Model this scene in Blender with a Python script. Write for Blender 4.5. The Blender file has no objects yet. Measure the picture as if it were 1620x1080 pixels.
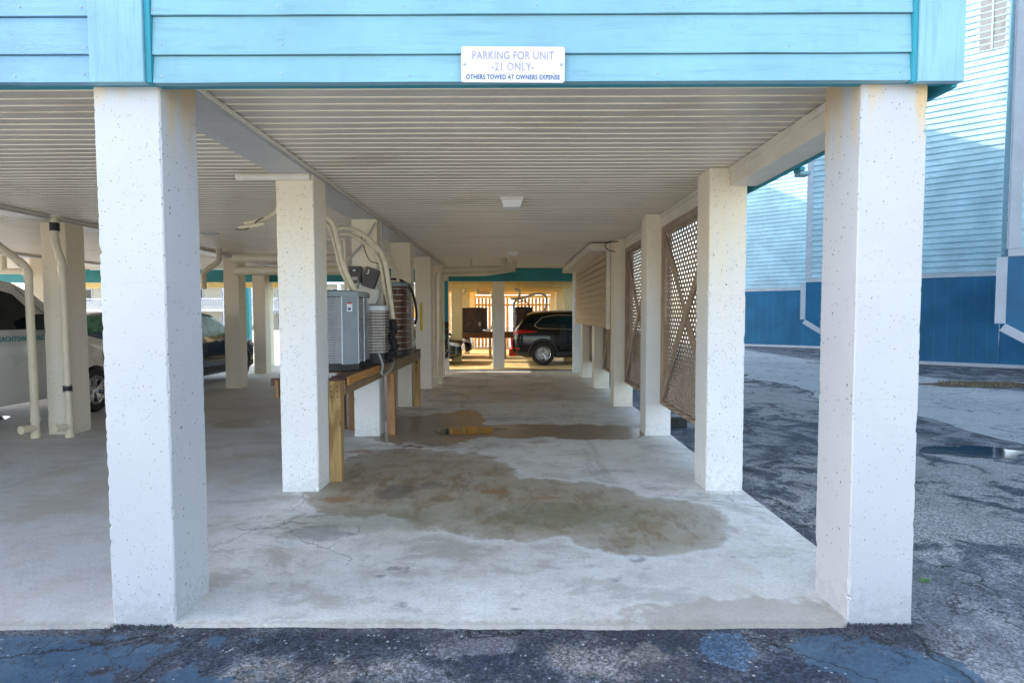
import bpy, bmesh, math, random
from math import sin, cos, pi, radians, atan2, sqrt, hypot
from mathutils import Vector, Matrix, noise as mnoise
random.seed(7)
SC = bpy.context.scene
COL = SC.collection

# ------------------------------------------------------------------ mesh builder
class MB:
    def __init__(s): s.v = []; s.f = []
    def add(s, vs, fs):
        n = len(s.v); s.v += [tuple(p) for p in vs]; s.f += [tuple(i + n for i in f) for f in fs]; return s
    def box(s, x0, x1, y0, y1, z0, z1, M=None):
        vs = [(x, y, z) for z in (z0, z1) for y in (y0, y1) for x in (x0, x1)]
        if M: vs = [M @ Vector(p) for p in vs]
        return s.add(vs, [(0, 2, 3, 1), (4, 5, 7, 6), (0, 1, 5, 4), (2, 6, 7, 3), (0, 4, 6, 2), (1, 3, 7, 5)])
    def bar(s, a, b, w, t, up=(0, 0, 1)):
        a, b = Vector(a), Vector(b); d = (b - a); L = d.length; d.normalize()
        side = d.cross(Vector(up)); 
        if side.length < 1e-4: side = d.cross(Vector((1, 0, 0)))
        side.normalize(); u = side.cross(d)
        vs = []
        for p in (a, b):
            for k, l in ((-1, -1), (1, -1), (1, 1), (-1, 1)): vs.append(p + side * k * w / 2 + u * l * t / 2)
        return s.add(vs, [(3, 2, 1, 0), (4, 5, 6, 7), (0, 1, 5, 4), (1, 2, 6, 5), (2, 3, 7, 6), (3, 0, 4, 7)])
    def tube(s, path, r, n=12, caps=True, rr=None):
        P = [Vector(p) for p in path]; rings = []; prev = None
        for i, p in enumerate(P):
            d = (P[min(i + 1, len(P) - 1)] - P[max(i - 1, 0)]).normalized()
            if prev is None:
                a = d.cross(Vector((0, 0, 1)));
                if a.length < .05: a = d.cross(Vector((1, 0, 0)))
            else: a = prev - d * prev.dot(d)
            a.normalize(); prev = a; b = d.cross(a); R = rr[i] if rr else r
            rings.append([p + (a * cos(2 * pi * k / n) + b * sin(2 * pi * k / n)) * R for k in range(n)])
        vs = [q for ring in rings for q in ring]; fs = []
        for i in range(len(P) - 1):
            for k in range(n):
                k2 = (k + 1) % n; fs.append((i * n + k, i * n + k2, (i + 1) * n + k2, (i + 1) * n + k))
        if caps: fs.append(tuple(range(n))[::-1]); fs.append(tuple((len(P) - 1) * n + k for k in range(n)))
        return s.add(vs, fs)
    def prism(s, poly, z0, z1, M=None):
        n = len(poly); vs = [Vector((x, y, z0)) for x, y in poly] + [Vector((x, y, z1)) for x, y in poly]
        if M: vs = [M @ p for p in vs]
        return s.add(vs, [tuple(range(n))[::-1], tuple(range(n, 2 * n))] + [(i, (i + 1) % n, n + (i + 1) % n, n + i) for i in range(n)])
    def lathe(s, prof, n=32, M=None):
        vs = []; fs = []
        for r, z in prof:
            for k in range(n): vs.append(Vector((r * cos(2 * pi * k / n), r * sin(2 * pi * k / n), z)))
        if M: vs = [M @ p for p in vs]
        for i in range(len(prof) - 1):
            for k in range(n):
                k2 = (k + 1) % n; fs.append((i * n + k, i * n + k2, (i + 1) * n + k2, (i + 1) * n + k))
        return s.add(vs, fs)
    def sheet(s, rows):
        n = len(rows[0]); vs = [p for r in rows for p in r]
        return s.add(vs, [(i * n + j, i * n + j + 1, (i + 1) * n + j + 1, (i + 1) * n + j) for i in range(len(rows) - 1) for j in range(n - 1)])
    def build(s, name, m, parent=None, smooth=None, bevel=0, off=None):
        me = bpy.data.meshes.new(name)
        o3 = Vector(off) if off else (wloc(parent) if parent else Vector((0, 0, 0)))
        me.from_pydata([tuple(Vector(p) - o3) for p in s.v], [], s.f)
        bm = bmesh.new(); bm.from_mesh(me); bmesh.ops.recalc_face_normals(bm, faces=bm.faces); bm.to_mesh(me); bm.free()
        me.validate()
        ob = bpy.data.objects.new(name, me); COL.objects.link(ob)
        if parent: ob.parent = parent
        elif off: ob.location = off
        if m: me.materials.append(m)
        if smooth is not None:
            for p in me.polygons: p.use_smooth = True
            me.set_sharp_from_angle(angle=radians(smooth))
        if bevel:
            b = ob.modifiers.new('bevel', 'BEVEL'); b.width = bevel; b.segments = 2; b.limit_method = 'ANGLE'; b.angle_limit = radians(40)
        return ob
def wloc(o):
    v = Vector((0, 0, 0))
    while o: v = v + Vector(o.location); o = o.parent
    return v
def tag(o, label, cat, group=None, kind=None):
    if label: o['label'] = label
    if cat: o['category'] = cat
    if group: o['group'] = group
    if kind: o['kind'] = kind
    return o
def empty(name, loc, label, cat, group=None):
    o = bpy.data.objects.new(name, None); COL.objects.link(o); o.location = loc; o.empty_display_size = .1
    return tag(o, label, cat, group)
def struct(o): o['kind'] = 'structure'; return o
def copy_tree(o, parent=None):
    c = o.copy(); COL.objects.link(c)
    if parent: c.parent = parent
    for ch in list(o.children): copy_tree(ch, c)
    return c
def arc(c, r, a0, a1, u, v, n=8):
    c, u, v = Vector(c), Vector(u), Vector(v)
    return [c + u * r * cos(a0 + (a1 - a0) * i / n) + v * r * sin(a0 + (a1 - a0) * i / n) for i in range(n + 1)]
def smooth_path(P, n=6):
    P = [Vector(p) for p in P]; out = []
    for i in range(len(P) - 1):
        p0 = P[max(i - 1, 0)]; p1 = P[i]; p2 = P[i + 1]; p3 = P[min(i + 2, len(P) - 1)]
        for k in range(n):
            t = k / n
            out.append(.5 * ((2 * p1) + (p2 - p0) * t + (2 * p0 - 5 * p1 + 4 * p2 - p3) * t * t + (3 * p1 - p0 - 3 * p2 + p3) * t ** 3))
    out.append(P[-1]); return out

# ------------------------------------------------------------------ node helpers
class N:
    def __init__(s, name):
        s.m = bpy.data.materials.new(name); s.m.use_nodes = True; s.t = s.m.node_tree
        s.b = s.t.nodes['Principled BSDF']; s.out = s.t.nodes['Material Output']
        s.co = s.t.nodes.new('ShaderNodeTexCoord').outputs['Object']
        g = s.t.nodes.new('ShaderNodeNewGeometry'); s.pos = g.outputs['Position']; s.nor = g.outputs['Normal']
    def new(s, t): return s.t.nodes.new(t)
    def link(s, a, b):
        if isinstance(a, (int, float)): b.default_value = a
        elif isinstance(a, tuple): b.default_value = a if len(a) == 4 or b.type == 'VECTOR' else (*a, 1)
        else: s.t.links.new(a, b)
    def scale(s, v, sc, add=None):
        n = s.new('ShaderNodeMapping'); s.link(v, n.inputs[0]); n.inputs['Scale'].default_value = sc if isinstance(sc, tuple) else (sc,) * 3
        if add: n.inputs['Location'].default_value = add
        return n.outputs[0]
    def noise(s, v, sc, det=4, rough=.55, dist=0, color=False):
        n = s.new('ShaderNodeTexNoise'); s.link(v, n.inputs['Vector']); n.inputs['Scale'].default_value = sc
        n.inputs['Detail'].default_value = det; n.inputs['Roughness'].default_value = rough; n.inputs['Distortion'].default_value = dist
        return n.outputs['Color' if color else 'Fac']
    def voro(s, v, sc, feat='F1', out='Distance', rnd=1):
        n = s.new('ShaderNodeTexVoronoi'); n.feature = feat; s.link(v, n.inputs['Vector']); n.inputs['Scale'].default_value = sc
        n.inputs['Randomness'].default_value = rnd; return n.outputs[out]
    def ramp(s, x, a, b, lo=0, hi=1, smooth=True):
        n = s.new('ShaderNodeMapRange'); n.interpolation_type = 'SMOOTHSTEP' if smooth else 'LINEAR'; s.link(x, n.inputs[0])
        n.inputs[1].default_value = a; n.inputs[2].default_value = b; n.inputs[3].default_value = lo; n.inputs[4].default_value = hi
        return n.outputs[0]
    def math(s, op, a, b=0, c=None):
        n = s.new('ShaderNodeMath'); n.operation = op; s.link(a, n.inputs[0]); s.link(b, n.inputs[1])
        if c is not None: s.link(c, n.inputs[2])
        return n.outputs[0]
    def vmath(s, op, a, b=(0, 0, 0)):
        n = s.new('ShaderNodeVectorMath'); n.operation = op; s.link(a, n.inputs[0]); s.link(b, n.inputs[1])
        return n.outputs['Value'] if op in ('LENGTH', 'DOT_PRODUCT') else n.outputs[0]
    def mix(s, f, a, b, mode='MIX'):
        n = s.new('ShaderNodeMix'); n.data_type = 'RGBA'; n.blend_type = mode; s.link(f, n.inputs[0]); s.link(a, n.inputs[6]); s.link(b, n.inputs[7])
        return n.outputs[2]
    def xyz(s, v):
        n = s.new('ShaderNodeSeparateXYZ'); s.link(v, n.inputs[0]); return n.outputs
    def bump(s, h, dist=.01, strength=1, base=None):
        n = s.new('ShaderNodeBump'); s.link(h, n.inputs['Height']); n.inputs['Distance'].default_value = dist; n.inputs['Strength'].default_value = strength
        if base: s.link(base, n.inputs['Normal'])
        return n.outputs[0]
    def done(s, color, rough=.5, normal=None, metal=0, spec=None, coat=0, trans=0):
        s.link(color, s.b.inputs['Base Color']); s.link(rough, s.b.inputs['Roughness']); s.link(metal, s.b.inputs['Metallic'])
        if normal: s.link(normal, s.b.inputs['Normal'])
        if spec is not None: s.b.inputs['Specular IOR Level'].default_value = spec
        if coat: s.b.inputs['Coat Weight'].default_value = coat; s.b.inputs['Coat Roughness'].default_value = .03
        if trans: s.b.inputs['Transmission Weight'].default_value = trans
        return s.m
def simple(name, c, rough=.5, metal=0, var=.15, sc=6, bump=.0, coat=0, spec=None):
    n = N(name); f = n.noise(n.co, sc, 5, .6)
    a = tuple(x * (1 - var) for x in c); b = tuple(min(1, x * (1 + var)) for x in c)
    nf = n.noise(n.co, sc * 9, 3)
    r = n.ramp(f, .3, .7, max(.02, rough - .06), rough + .08)
    nm = n.bump(nf, bump) if bump else None
    return n.done(n.mix(n.ramp(f, .3, .7), a, b), r, nm, metal, spec, coat)

def ellipses(n, L):
    """Sum of soft ellipses in world ground coordinates: >0 inside."""
    cur = None
    for cx, cy, rx, ry in L:
        v = n.vmath('SUBTRACT', n.pos, (cx, cy, 0)); v = n.vmath('MULTIPLY', v, (1 / rx, 1 / ry, 0))
        d = n.math('SUBTRACT', 1, n.vmath('LENGTH', v))
        if cur is None: cur = d
        else:
            q = n.new('ShaderNodeMath'); q.operation = 'SMOOTH_MAX'; n.link(cur, q.inputs[0]); n.link(d, q.inputs[1]); q.inputs[2].default_value = .15; cur = q.outputs[0]
    return cur

# ------------------------------------------------------------------ materials
def mat_column(name, base, top, pit=1.0, warm0=2.15):
    n = N(name); z = n.xyz(n.pos)[2]
    big = n.noise(n.pos, 1.3, 4); fine = n.noise(n.pos, 60, 3)
    # round air holes left in the cast concrete: sparse, clustered, different sizes
    wob = n.vmath('ADD', n.pos, n.vmath('SCALE', n.noise(n.pos, 30, 2, color=True), (0, 0, 0)))
    def pits(sc, r, dens):
        nv = n.new('ShaderNodeTexVoronoi'); nv.inputs['Scale'].default_value = sc
        dpos = n.vmath('ADD', n.pos, n.vmath('MULTIPLY', n.vmath('SUBTRACT', n.noise(n.pos, 45, 2, color=True), (.5, .5, .5)), (.012, .012, .016)))
        n.link(dpos, nv.inputs['Vector'])
        sel = n.xyz(nv.outputs['Color'])
        clus = n.math('ADD', sel[0], n.math('MULTIPLY', n.noise(n.scale(n.pos, 1, (3, 5, 0)), 2.6, 3), -1.0))
        on = n.math('LESS_THAN', clus, n.math('ADD', dens, n.ramp(z, 1.3, .2, 0, .10)))
        rad = n.math('MULTIPLY', sel[1], r)
        hole = n.math('LESS_THAN', nv.outputs['Distance'], rad)
        return n.math('MULTIPLY', on, hole)
    p = n.math('MAXIMUM', pits(26, .15 * pit, -.06), n.math('MAXIMUM', pits(10, .065 * pit, -.16), pits(60, .24 * pit, -.03)))
    # cast lift lines
    zz = n.math('ADD', z, n.ramp(n.noise(n.pos, 3, 2), 0, 1, -.004, .004))
    l1 = n.ramp(n.math('ABSOLUTE', n.math('SUBTRACT', zz, 1.13)), .002, .007, 1, 0)
    l2 = n.ramp(n.math('ABSOLUTE', n.math('SUBTRACT', zz, 1.72)), .002, .007, 1, 0)
    line = n.math('MAXIMUM', l1, l2)
    c = n.mix(n.ramp(big, .3, .7), tuple(x * .93 for x in base), base)
    warm = n.math('MULTIPLY', n.ramp(n.math('ADD', z, n.ramp(n.noise(n.scale(n.pos, (9, 9, 1.2)), 1, 4), 0, 1, -.5, .5)), warm0, 2.85), .8)  # warm ceiling bounce put into the upper paint, with some yellow stain
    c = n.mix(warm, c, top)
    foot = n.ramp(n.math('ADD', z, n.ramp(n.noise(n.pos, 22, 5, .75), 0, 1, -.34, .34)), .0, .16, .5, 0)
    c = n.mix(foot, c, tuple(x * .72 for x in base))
    smudge = n.ramp(n.noise(n.scale(n.pos, (1, 1, .6)), 7, 6, .7), .62, .8, 0, .25)
    c = n.mix(smudge, c, tuple(x * .65 for x in base))
    c = n.mix(n.math('MULTIPLY', line, .06), c, (.3, .3, .32))
    c = n.mix(n.math('MULTIPLY', p, n.ramp(n.noise(n.pos, 17, 2), .3, .65, .35, .95)), c, (.09, .09, .10))
    scuff = n.math('MULTIPLY', n.ramp(n.noise(n.scale(n.pos, (2.5, 2.5, .8)), 6, 6, .8, .6), .66, .70), n.ramp(n.noise(n.pos, 1.6, 2), .5, .6, 0, .45))
    c = n.mix(scuff, c, (.34, .34, .36))
    h = n.math('SUBTRACT', n.math('MULTIPLY', fine, .12), n.math('ADD', p, n.math('MULTIPLY', line, .07)))
    h = n.math('ADD', h, n.math('MULTIPLY', n.noise(n.pos, 9, 4), .3))
    return n.done(c, .62, n.bump(h, .006, .8))
M = {}
M['col_front'] = mat_column('painted_concrete_front', (.565, .575, .60), (.70, .48, .20), 1.12, 2.45)  # front copy darker, holding down the strong sky light there
M['col_mid'] = mat_column('painted_concrete_middle', (.86, .86, .85), (.95, .82, .56), 1.0, 1.1)  # inner copy paler, shade under the house lifted in the colour
M['col_rear'] = mat_column('painted_concrete_rear_glow', (.93, .76, .42), (.95, .74, .36), .8, .3)  # golden glow under the rear house put into the paint
M['col_back'] = mat_column('painted_concrete_back', (.90, .84, .73), (.92, .79, .55), .9, .9)  # paler, warmer copy lifting the shade deep under the house

def mat_slab():
    n = N('concrete_floor'); X, Y, Z = n.xyz(n.pos)
    big = n.noise(n.pos, .8, 5, .6, .2); mid = n.noise(n.pos, 3.5, 6, .68, .1); fine = n.noise(n.pos, 55, 4, .6)
    str_ = n.noise(n.scale(n.pos, (.6, 3.0, 1)), 1.4, 6, .65, .4)
    c = n.mix(n.ramp(big, .35, .65), (.76, .745, .69), (.90, .885, .84))
    c = n.mix(n.ramp(mid, .45, .72, 0, .6), c, (.52, .53, .54))
    c = n.mix(n.ramp(str_, .5, .75, 0, .55), c, (.44, .44, .44))
    # whitish film toward the edge, toned down against the strong sky
    wn = n.math('ADD', Y, n.ramp(mid, 0, 1, -.9, .9))
    c = n.mix(n.math('MULTIPLY', n.ramp(wn, 4.4, 3.0), .65), c, (.70, .69, .665))
    c = n.mix(n.math('MULTIPLY', n.ramp(n.noise(n.pos, 1.7, 5, .7, .6), .52, .66), .5), c, (.84, .86, .88))
    cl = n.noise(n.scale(n.pos, (1, 1.6, 1)), 1.15, 7, .72, .25)
    c = n.mix(n.ramp(cl, .50, .60, 0, .5), c, (.40, .385, .35))
    c = n.mix(n.ramp(cl, .42, .34, 0, .5), c, (.90, .90, .90))
    c = n.mix(n.math('MULTIPLY', n.ramp(X, -1.7, -2.4), .45), c, (.38, .39, .42))
    # tan tone growing deeper under the building
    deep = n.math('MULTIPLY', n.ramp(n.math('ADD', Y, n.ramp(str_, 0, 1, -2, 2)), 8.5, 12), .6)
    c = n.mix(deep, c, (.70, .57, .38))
    lite = n.ramp(n.math('ADD', ellipses(n, [(.7, 6.25, 1.4, .75), (-1.2, 7.0, .7, .3), (.3, 9.6, 1.5, .8)]), n.ramp(mid, .3, .7, -.4, .4, False)), 0, .4)
    c = n.mix(n.math('MULTIPLY', lite, .8), c, (.95, .94, .89))  # pale patches lift the shaded floor, brightness put into the colour
    green = n.math('MULTIPLY', n.ramp(Y, 8, 13), n.ramp(n.noise(n.pos, 1.1, 4, .6), .5, .7, 0, .5))
    c = n.mix(green, c, (.20, .22, .10))
    lft = n.math('MULTIPLY', n.ramp(X, -2.6, -4.2), n.ramp(n.math('ADD', Y, n.ramp(str_, 0, 1, -2, 2)), 6.4, 8.4, 0, .55))
    c = n.mix(lft, c, (.33, .30, .27))
    c = n.mix(n.math('MULTIPLY', n.ramp(X, -1.9, -2.6), .35), c, (.60, .61, .64))
    for jy in (9.55,):
        jt = n.ramp(n.math('ABSOLUTE', n.math('SUBTRACT', Y, jy)), .003, .008, .5, 0)
        c = n.mix(jt, c, (.14, .14, .14))
    film = n.ramp(n.math('ADD', ellipses(n, [(-.6, 5.0, 1.7, 2.0), (-3.6, 5.4, 1.2, 1.6), (-3.4, 9.5, 2.2, 1.6)]), n.ramp(cl, .3, .7, -.6, .6, False)), -.1, .7)
    c = n.mix(n.math('MULTIPLY', film, .4), c, (.42, .34, .22))
    tx = n.math('MINIMUM', n.math('ABSOLUTE', n.math('SUBTRACT', n.math('ADD', X, n.ramp(mid, 0, 1, -.12, .12)), -.75)), n.math('ABSOLUTE', n.math('SUBTRACT', n.math('ADD', X, n.ramp(mid, 0, 1, -.12, .12)), .85)))
    tyre = n.math('MULTIPLY', n.ramp(tx, .20, .06), n.ramp(n.noise(n.scale(n.pos, (3, .5, 1)), 2, 5, .7), .45, .65))
    c = n.mix(n.math('MULTIPLY', tyre, n.math('MULTIPLY', n.ramp(Y, 3.2, 5), .3)), c, (.18, .16, .14))
    # damp patches
    def damp(L, amp, e0, e1, ns=2.4):
        e = ellipses(n, L)
        e = n.math('ADD', e, n.ramp(n.noise(n.pos, ns, 6, .62, .3), .25, .75, -amp, amp, False))
        return e, n.ramp(e, e0, e1)
    L2 = [(-1.3, 5.5, .60, 1.15), (-.65, 5.3, .7, 1.1), (.15, 4.62, .95, .72), (.95, 4.22, .68, .60)]
    L1 = [(-1.15, 7.75, .85, 1.15), (.0, 7.6, 1.0, .48), (1.0, 7.5, .8, .5), (-.75, 8.7, .28, .6)]
    L3 = [(1.2, 2.86, .62, .2)]
    L4 = [(-3.9, 8.15, .42, .36), (-6.3, 5.9, .8, .3)]
    e2, m2 = damp(L2, .20, -.05, .07); e1, m1 = damp(L1, .26, -.03, .04); e3, m3 = damp(L3, .4, -.05, .12, 4); e4, m4 = damp(L4, .08, 0, .05)
    s2 = n.ramp(e2, -.02, .45)
    c = n.mix(n.math('MULTIPLY', n.math('ADD', n.math('MULTIPLY', m2, .52), n.math('MULTIPLY', s2, .38)), n.ramp(mid, .25, .75, 1.05, .65)), c, (.26, .17, .065))
    c = n.mix(n.math('MULTIPLY', m2, n.ramp(n.noise(n.pos, 5, 5, .7, .8), .5, .7, 0, .35)), c, (.60, .58, .52))
    strk = n.ramp(n.noise(n.scale(n.pos, (1, .45, 1), (4, 0, 0)), 4.5, 6, .75, .3), .48, .66)
    c = n.mix(n.math('MULTIPLY', n.math('MULTIPLY', m2, strk), .4), c, (.17, .11, .05))
    c = n.mix(n.math('MULTIPLY', n.math('MULTIPLY', n.ramp(e2, .0, .35), n.ramp(strk, .3, 0)), .25), c, (.55, .52, .44))
    c = n.mix(n.math('MULTIPLY', m3, .6), c, (.36, .31, .24))
    c = n.mix(n.math('MULTIPLY', m1, .85), c, (.18, .115, .055))
    c = n.mix(n.math('MULTIPLY', m4, .8), c, (.22, .18, .13))
    # rims of dried salts round the damp patches
    rim = n.math('MULTIPLY', n.ramp(e2, -.22, -.04), n.ramp(e2, .0, -.04))
    c = n.mix(n.math('MULTIPLY', rim, .55), c, (.88, .88, .86))
    edge = n.math('MULTIPLY', n.ramp(n.math('ADD', Y, n.ramp(n.noise(n.pos, 18, 5, .75), .2, .8, -.05, .05)), 2.86, 2.80), .5)
    c = n.mix(edge, c, (.36, .32, .27))
    # algae, rust and oil marks
    eg, mg = damp([(.35, 4.35, .9, .35), (-1.1, 4.25, .7, .3)], .35, 0, .5, 4)
    c = n.mix(n.math('MULTIPLY', mg, .42), c, (.12, .14, .05))
    eo, mo = damp([(-1.0, 4.95, .28, .3), (-.75, 5.15, .2, .2), (-1.45, 4.0, .42, .22)], .5, .1, .6, 6)
    c = n.mix(n.math('MULTIPLY', mo, .5), c, (.05, .05, .05))
    er, mr = damp([(.28, 4.78, .17, .06), (-.15, 4.95, .16, .1), (-1.75, 6.45, .2, .12), (-1.5, 4.75, .18, .12)], .3, 0, .5, 9)
    c = n.mix(n.math('MULTIPLY', mr, .6), c, (.34, .15, .045))
    es, ms = damp([(-.71, 3.42, .12, .06), (.81, 3.55, .09, .05), (.60, 3.27, .06, .035), (-.61, 3.0, .05, .03), (.01, 2.95, .05, .03), (-.8, 3.33, .05, .03), (.75, 3.75, .05, .03)], .9, .1, .9, 14)
    c = n.mix(n.math('MULTIPLY', ms, .6), c, (.16, .17, .19))
    sp = n.math('LESS_THAN', n.voro(n.pos, 7), n.ramp(n.noise(n.pos, 3, 2), .55, .8, 0, .09))
    c = n.mix(n.math('MULTIPLY', sp, .6), c, (.1, .1, .1))
    c = n.mix(n.ramp(fine, .35, .7, 0, .22), c, (.2, .2, .2))
    c = n.mix(n.ramp(n.noise(n.pos, 2.0, 6, .75, .2), .48, .66, 0, .32), c, (.46, .38, .27))
    c = n.mix(n.ramp(n.noise(n.pos, 14, 5, .75), .54, .70, 0, .42), c, (.33, .33, .34))
    hair = n.ramp(n.voro(n.vmath('ADD', n.pos, n.vmath('MULTIPLY', n.noise(n.pos, 3, 4, .6, color=True), (.5, .5, 0))), .35, 'DISTANCE_TO_EDGE'), .0, .004, .55, 0)
    c = n.mix(n.math('MULTIPLY', hair, n.ramp(n.noise(n.pos, .7, 2), .5, .55)), c, (.12, .12, .13))
    c = n.mix(n.ramp(n.noise(n.pos, 160, 2), .58, .75, 0, .3), c, (.85, .85, .86))
    wet = n.math('MAXIMUM', m1, n.math('MULTIPLY', m4, .8))
    r = n.math('SUBTRACT', .66, n.math('MULTIPLY', wet, .34))
    r = n.math('SUBTRACT', r, n.math('MULTIPLY', m2, .06))
    h = n.math('ADD', n.math('MULTIPLY', fine, .5), n.noise(n.pos, 6, 5))
    return n.done(c, r, n.bump(h, .004, .6), 0, .4)
M['slab'] = mat_slab()

def mat_asphalt():
    n = N('asphalt_surface'); X, Y, Z = n.xyz(n.pos)
    big = n.noise(n.pos, .7, 5, .6, .6); mid = n.noise(n.pos, 2.3, 6, .68, .5); pa = n.noise(n.pos, 4.5, 6, .72)
    st = n.voro(n.pos, 95, out='Color'); st = n.xyz(st)
    dk = n.mix(n.ramp(mid, .35, .65), (.045, .056, .08), (.085, .10, .13))
    lt = n.mix(n.ramp(pa, .35, .7), (.17, .185, .21), (.32, .33, .35))
    wear = n.ramp(n.math('ADD', n.math('MULTIPLY', big, .4), n.math('MULTIPLY', mid, .6)), .45, .57)
    c = n.mix(n.math('MULTIPLY', wear, .65), dk, lt)
    c = n.mix(n.ramp(n.noise(n.pos, 9, 6, .75, .6), .54, .68, 0, .4), c, (.42, .42, .43))
    # the older grey lane on the right, beyond the long joint, and the paler apron near the house corner
    xw = n.math('ADD', X, n.ramp(n.noise(n.pos, .45, 3, .5), 0, 1, -.7, .7))
    lane = n.math('MULTIPLY', n.ramp(xw, 5.98, 6.04), n.ramp(xw, 10.4, 9.9))
    lane = n.math('MULTIPLY', lane, n.ramp(Y, 2, 6))
    c = n.mix(n.math('MULTIPLY', lane, .9), c, n.mix(n.ramp(mid, .3, .7), (.40, .41, .43), (.50, .51, .53)))
    sand = n.math('MULTIPLY', ellipses(n, [(4.9, 10.8, 1.3, 2.6), (3.2, 4.6, 1.0, 1.1), (4.2, 5.6, 1.5, .9)]), 1)
    sand = n.ramp(n.math('ADD', sand, n.ramp(mid, .3, .7, -.8, .8, False)), .0, .35)
    c = n.mix(n.math('MULTIPLY', sand, .5), c, (.48, .46, .44))
    xe = n.math('ADD', X, n.ramp(pa, 0, 1, -.12, .12))
    apron = n.math('MULTIPLY', n.ramp(xe, 1.93, 1.99), n.ramp(Y, 4.2, 3.0))
    c = n.mix(n.math('MULTIPLY', apron, .45), c, (.26, .27, .29))
    # dark sealed strip along the slab
    yy = n.math('ADD', Y, n.ramp(pa, 0, 1, -.12, .12))
    seal = n.math('MULTIPLY', n.ramp(yy, 2.55, 2.68), n.ramp(Y, 2.95, 2.8)); seal = n.math('MULTIPLY', seal, n.ramp(X, 2.3, 1.9))
    c = n.mix(n.math('MULTIPLY', seal, .6), c, (.035, .04, .05))
    wob = n.math('ADD', n.ramp(n.noise(n.pos, 6, 6, .8), .25, .75, -.45, .45, False), n.ramp(n.noise(n.pos, 2.3, 2), .3, .7, -.5, .4, False))
    def pad(L, e0=.0, e1=.04): return n.ramp(n.math('ADD', ellipses(n, L), wob), e0, e1)
    ms = n.math('MULTIPLY', pad([(-2.5, 2.35, 1.25, .44), (-3.6, 2.2, 1.2, .5), (1.58, 2.48, .36, .24)]), n.ramp(Y, 2.76, 2.72))
    c = n.mix(n.math('MULTIPLY', ms, .92), c, n.mix(n.ramp(mid, .35, .65), (.035, .085, .15), (.065, .125, .19)))
    mc = pad([(-.2, 2.63, .24, .10)])
    c = n.mix(n.math('MULTIPLY', mc, .85), c, (.16, .16, .19))
    mt = n.ramp(n.math('ADD', ellipses(n, [(.55, 2.5, .36, .17), (-.9, 2.42, .30, .12)]), n.ramp(pa, .3, .7, -.9, .9, False)), 0, .3)
    c = n.mix(n.math('MULTIPLY', mt, .5), c, (.27, .24, .22))
    mb = pad([(1.0, 2.61, .13, .14)])
    c = n.mix(n.math('MULTIPLY', mb, .6), c, (.065, .145, .25))  # blue of the reflected sky put into this pad's colour
    dkp = n.math('MULTIPLY', n.ramp(n.math('ADD', n.noise(n.scale(n.pos, 1, (2, 7, 0)), 2.0, 4, .6), n.math('MULTIPLY', n.math('MAXIMUM', ms, n.math('MAXIMUM', mb, mc)), -1)), .48, .56), n.math('MULTIPLY', n.ramp(Y, 2.8, 2.7), n.ramp(X, 2.1, 1.9)))
    c = n.mix(n.math('MULTIPLY', dkp, .65), c, (.022, .034, .06))
    wetm = n.ramp(n.math('ADD', ellipses(n, [(5.35, 6.45, .62, .38)]), n.ramp(pa, .3, .7, -.3, .3, False)), 0, .3)
    c = n.mix(n.math('MULTIPLY', wetm, .6), c, (.05, .055, .065))
    rgt = n.math('MULTIPLY', n.ramp(X, 1.9, 2.6), n.ramp(mid, .48, .58, .0, .55))
    c = n.mix(n.math('MULTIPLY', rgt, n.ramp(pa, .4, .55, .4, 1)), c, (.27, .275, .29))
    # aggregate
    ag = n.ramp(n.math('POWER', st[0], 1.6), .0, 1, .5, 1.9, False)
    gain = n.new('ShaderNodeCombineXYZ')
    for i in range(3): n.link(ag, gain.inputs[i])
    fsel = n.math('MULTIPLY', n.ramp(n.noise(n.pos, 1.1, 3), .3, .6, .5, 1), n.ramp(Y, 9, 3, .35, 1))
    fsel = n.math('MULTIPLY', fsel, n.ramp(ms, 0, 1, 1, .3)); c = n.mix(fsel, c, n.mix(1, c, gain.outputs[0], 'MULTIPLY'))
    # two long cracks running out from the left column
    def crack(ax, ay, bx, by, w):
        dx, dy = bx - ax, by - ay; L = sqrt(dx * dx + dy * dy); nx, ny = -dy / L, dx / L
        q = n.math('ADD', n.math('ADD', n.math('MULTIPLY', X, nx), n.math('MULTIPLY', Y, ny)), -(ax * nx + ay * ny)); q = n.math('ADD', q, n.ramp(n.noise(n.pos, 6, 5, .7), .25, .75, -.07, .07, False))
        t_ = n.math('ADD', n.math('ADD', n.math('MULTIPLY', X, dx / L), n.math('MULTIPLY', Y, dy / L)), -(ax * dx + ay * dy) / L)
        return n.math('MULTIPLY', n.ramp(n.math('ABSOLUTE', q), w * .4, w, 1, 0), n.math('MULTIPLY', n.ramp(t_, -.02, .02), n.ramp(t_, L + .02, L - .02)))
    ckx = n.math('MAXIMUM', crack(-3.4, 2.25, -1.75, 2.74, .012), n.math('MAXIMUM', crack(-1.75, 2.25, -1.50, 2.74, .008), crack(1.15, 2.74, 1.62, 2.35, .008)))
    wh = n.math('MULTIPLY', n.math('GREATER_THAN', n.math('SUBTRACT', st[1], n.math('MULTIPLY', ms, .018)), .972), n.ramp(n.noise(n.pos, 11, 3), .45, .62))
    c = n.mix(n.math('MULTIPLY', wh, .6), c, (.62, .65, .7))
    # cracks
    cp = n.vmath('ADD', n.pos, n.vmath('MULTIPLY', n.vmath('SUBTRACT', n.noise(n.pos, 2.5, 5, .65, color=True), (.5, .5, .5)), (.9, .9, 0)))
    ck = n.ramp(n.voro(cp, .62, 'DISTANCE_TO_EDGE'), .002, .012, 1, 0)
    ck = n.math('MULTIPLY', ck, n.ramp(n.noise(n.pos, .6, 2), .45, .55))
    ck2 = n.ramp(n.voro(cp, 4.2, 'DISTANCE_TO_EDGE'), .004, .03, 1, 0)
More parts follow.
